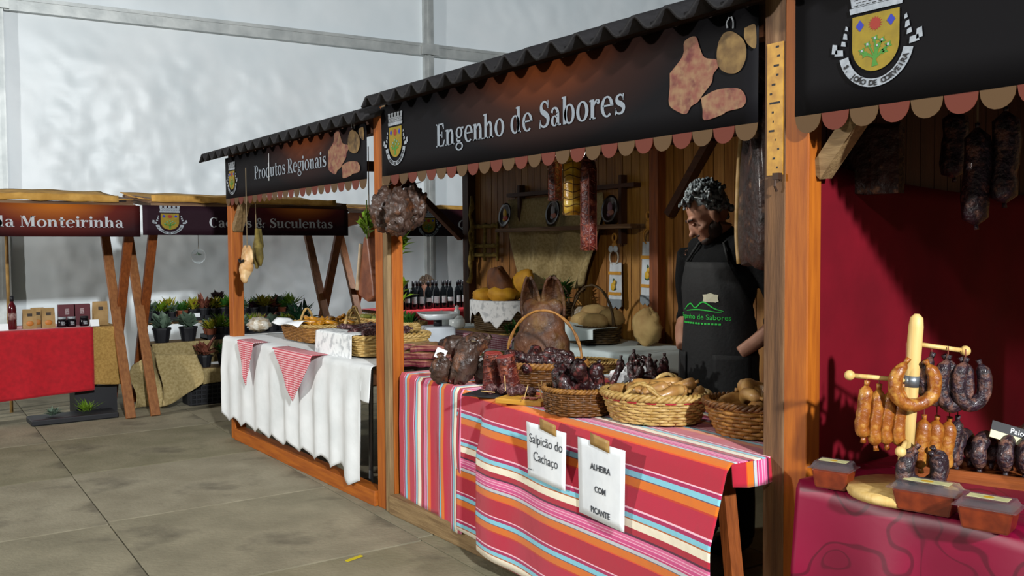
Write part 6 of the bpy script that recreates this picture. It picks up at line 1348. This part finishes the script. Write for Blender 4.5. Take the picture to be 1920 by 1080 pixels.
g = MB(); g.ell((0, 0, k_-.32), (.125, .185, .155)); g.ell((0, 0, k_-.55), (.145, .185, .19)); g.ell((.02, 0, k_-.72), (.16, .2, .13)); g.tube([(0, -.17, k_-.28), (0, 0, k_-.25), (0, .17, k_-.28)], [.065, .075, .065], 10)
for s_ in (-1, 1): limb(g, [(0, s_*.18, k_-.28), (.03, s_*.23, k_-.45), (.08, s_*.22, k_-.58), (.22, s_*.14, k_-.52)], [.064, .06, .055, .042]); limb(g, [(.0, s_*.09, k_-.74), (.36, s_*.11, k_-.72), (.38, s_*.11, .30), (.36, s_*.11, .09)], [.105, .09, .07, .062])
part('clothes', withmat(fuse(g, .012, 3), mat('dark_grey_clothes', '24262c', None, .9)), None, wp)
g = MB(); g.ell(wpt(-.02, 0, .075), (.098, .088, .112), HWm, 18, 12, amp=.2, seed=2)
for i in range(70): th, ph = rh.uniform(0, 6.28), rh.uniform(0, 1.7); d = Vector((math.sin(ph)*math.cos(th)*.1-.02, math.sin(ph)*math.sin(th)*.09, math.cos(ph)*.115+.075)); (d.x < .045 or d.z > .12) and g.ell(wpt(*d), (.016, .012, .02), HWm, 7, 5)
part('hair', g, mat('grey_brown_hair', '5a4a38', '3c3026', .6, scale=40), wp, True)
for s_ in (-1, 1): g = MB(); g.ell(wpt(.085, s_*.03, .05), (.008, .012, .007), HWm, 10, 6); part('eyelid', g, SKIN, wp, True)
t = thing('stool', 'plain wooden stool under the person behind wine', 'stool', (p.x, 9.42, 0)); g = MB(); g.lathe([(0, .40), (.16, .40), (.16, .43), (0, .43)], n=20)
hs = k_-.86
g = MB(); g.lathe([(0, hs-.03), (.16, hs-.03), (.16, hs), (0, hs)], n=20); part('seat', g, oldw('X'), t, True)
for a in range(4): g = MB(); g.tube([(.12*math.cos(a*PI/2+.78), .12*math.sin(a*PI/2+.78), hs-.03), (.15*math.cos(a*PI/2+.78), .15*math.sin(a*PI/2+.78), 0)], .014, 8); part('leg', g, oldw('Z'), t, True)
# small yellow litter on the floor
p = pix(664, 1048, Z=0); g = MB(); g.bbox((-.045, -.009, 0), (.045, .009, .004)); single('yellow_strip', g, mat('yellow_plastic', 'b8a810', None, .6), 'short yellow plastic strip lying on the concrete floor', 'litter', (p.x, p.y, .001), R(15))

# unseen lamp added under the wine stall's canopy to brighten the bottle labels
lp = Vector((2.75, 8.38, 1.66)); t = thing('unseen_lamp', 'small added unseen lamp under the canopy of the wine stall', 'lamp', lp)
g = MB(); g.lathe([(.025, .07), (.03, .05), (.07, 0), (.068, 0), (.027, .05), (.022, .068)], n=20); part('shade', g, BLACKP, t, True)
g = MB(); g.ell((0, 0, .025), (.024, .024, .03)); part('bulb', g, MATS['lit_bulb'], t, True)
g = MB(); g.tube([(0, 0, .07), (0, -.05, .15)], .006, 8); part('clamp', g, BLACKP, t)
l = bpy.data.lights.new('unseen_lamp_light', 'SPOT'); l.energy = 60; l.spot_size = R(160); l.spot_blend = .5; l.shadow_soft_size = .03; l.color = (.95, .97, 1)
lo_ = bpy.data.objects.new('unseen_lamp_light', l); COL.objects.link(lo_); lo_.location = lp+Vector((0, 0, -.03)); lo_.rotation_euler = (R(12), 0, 0)
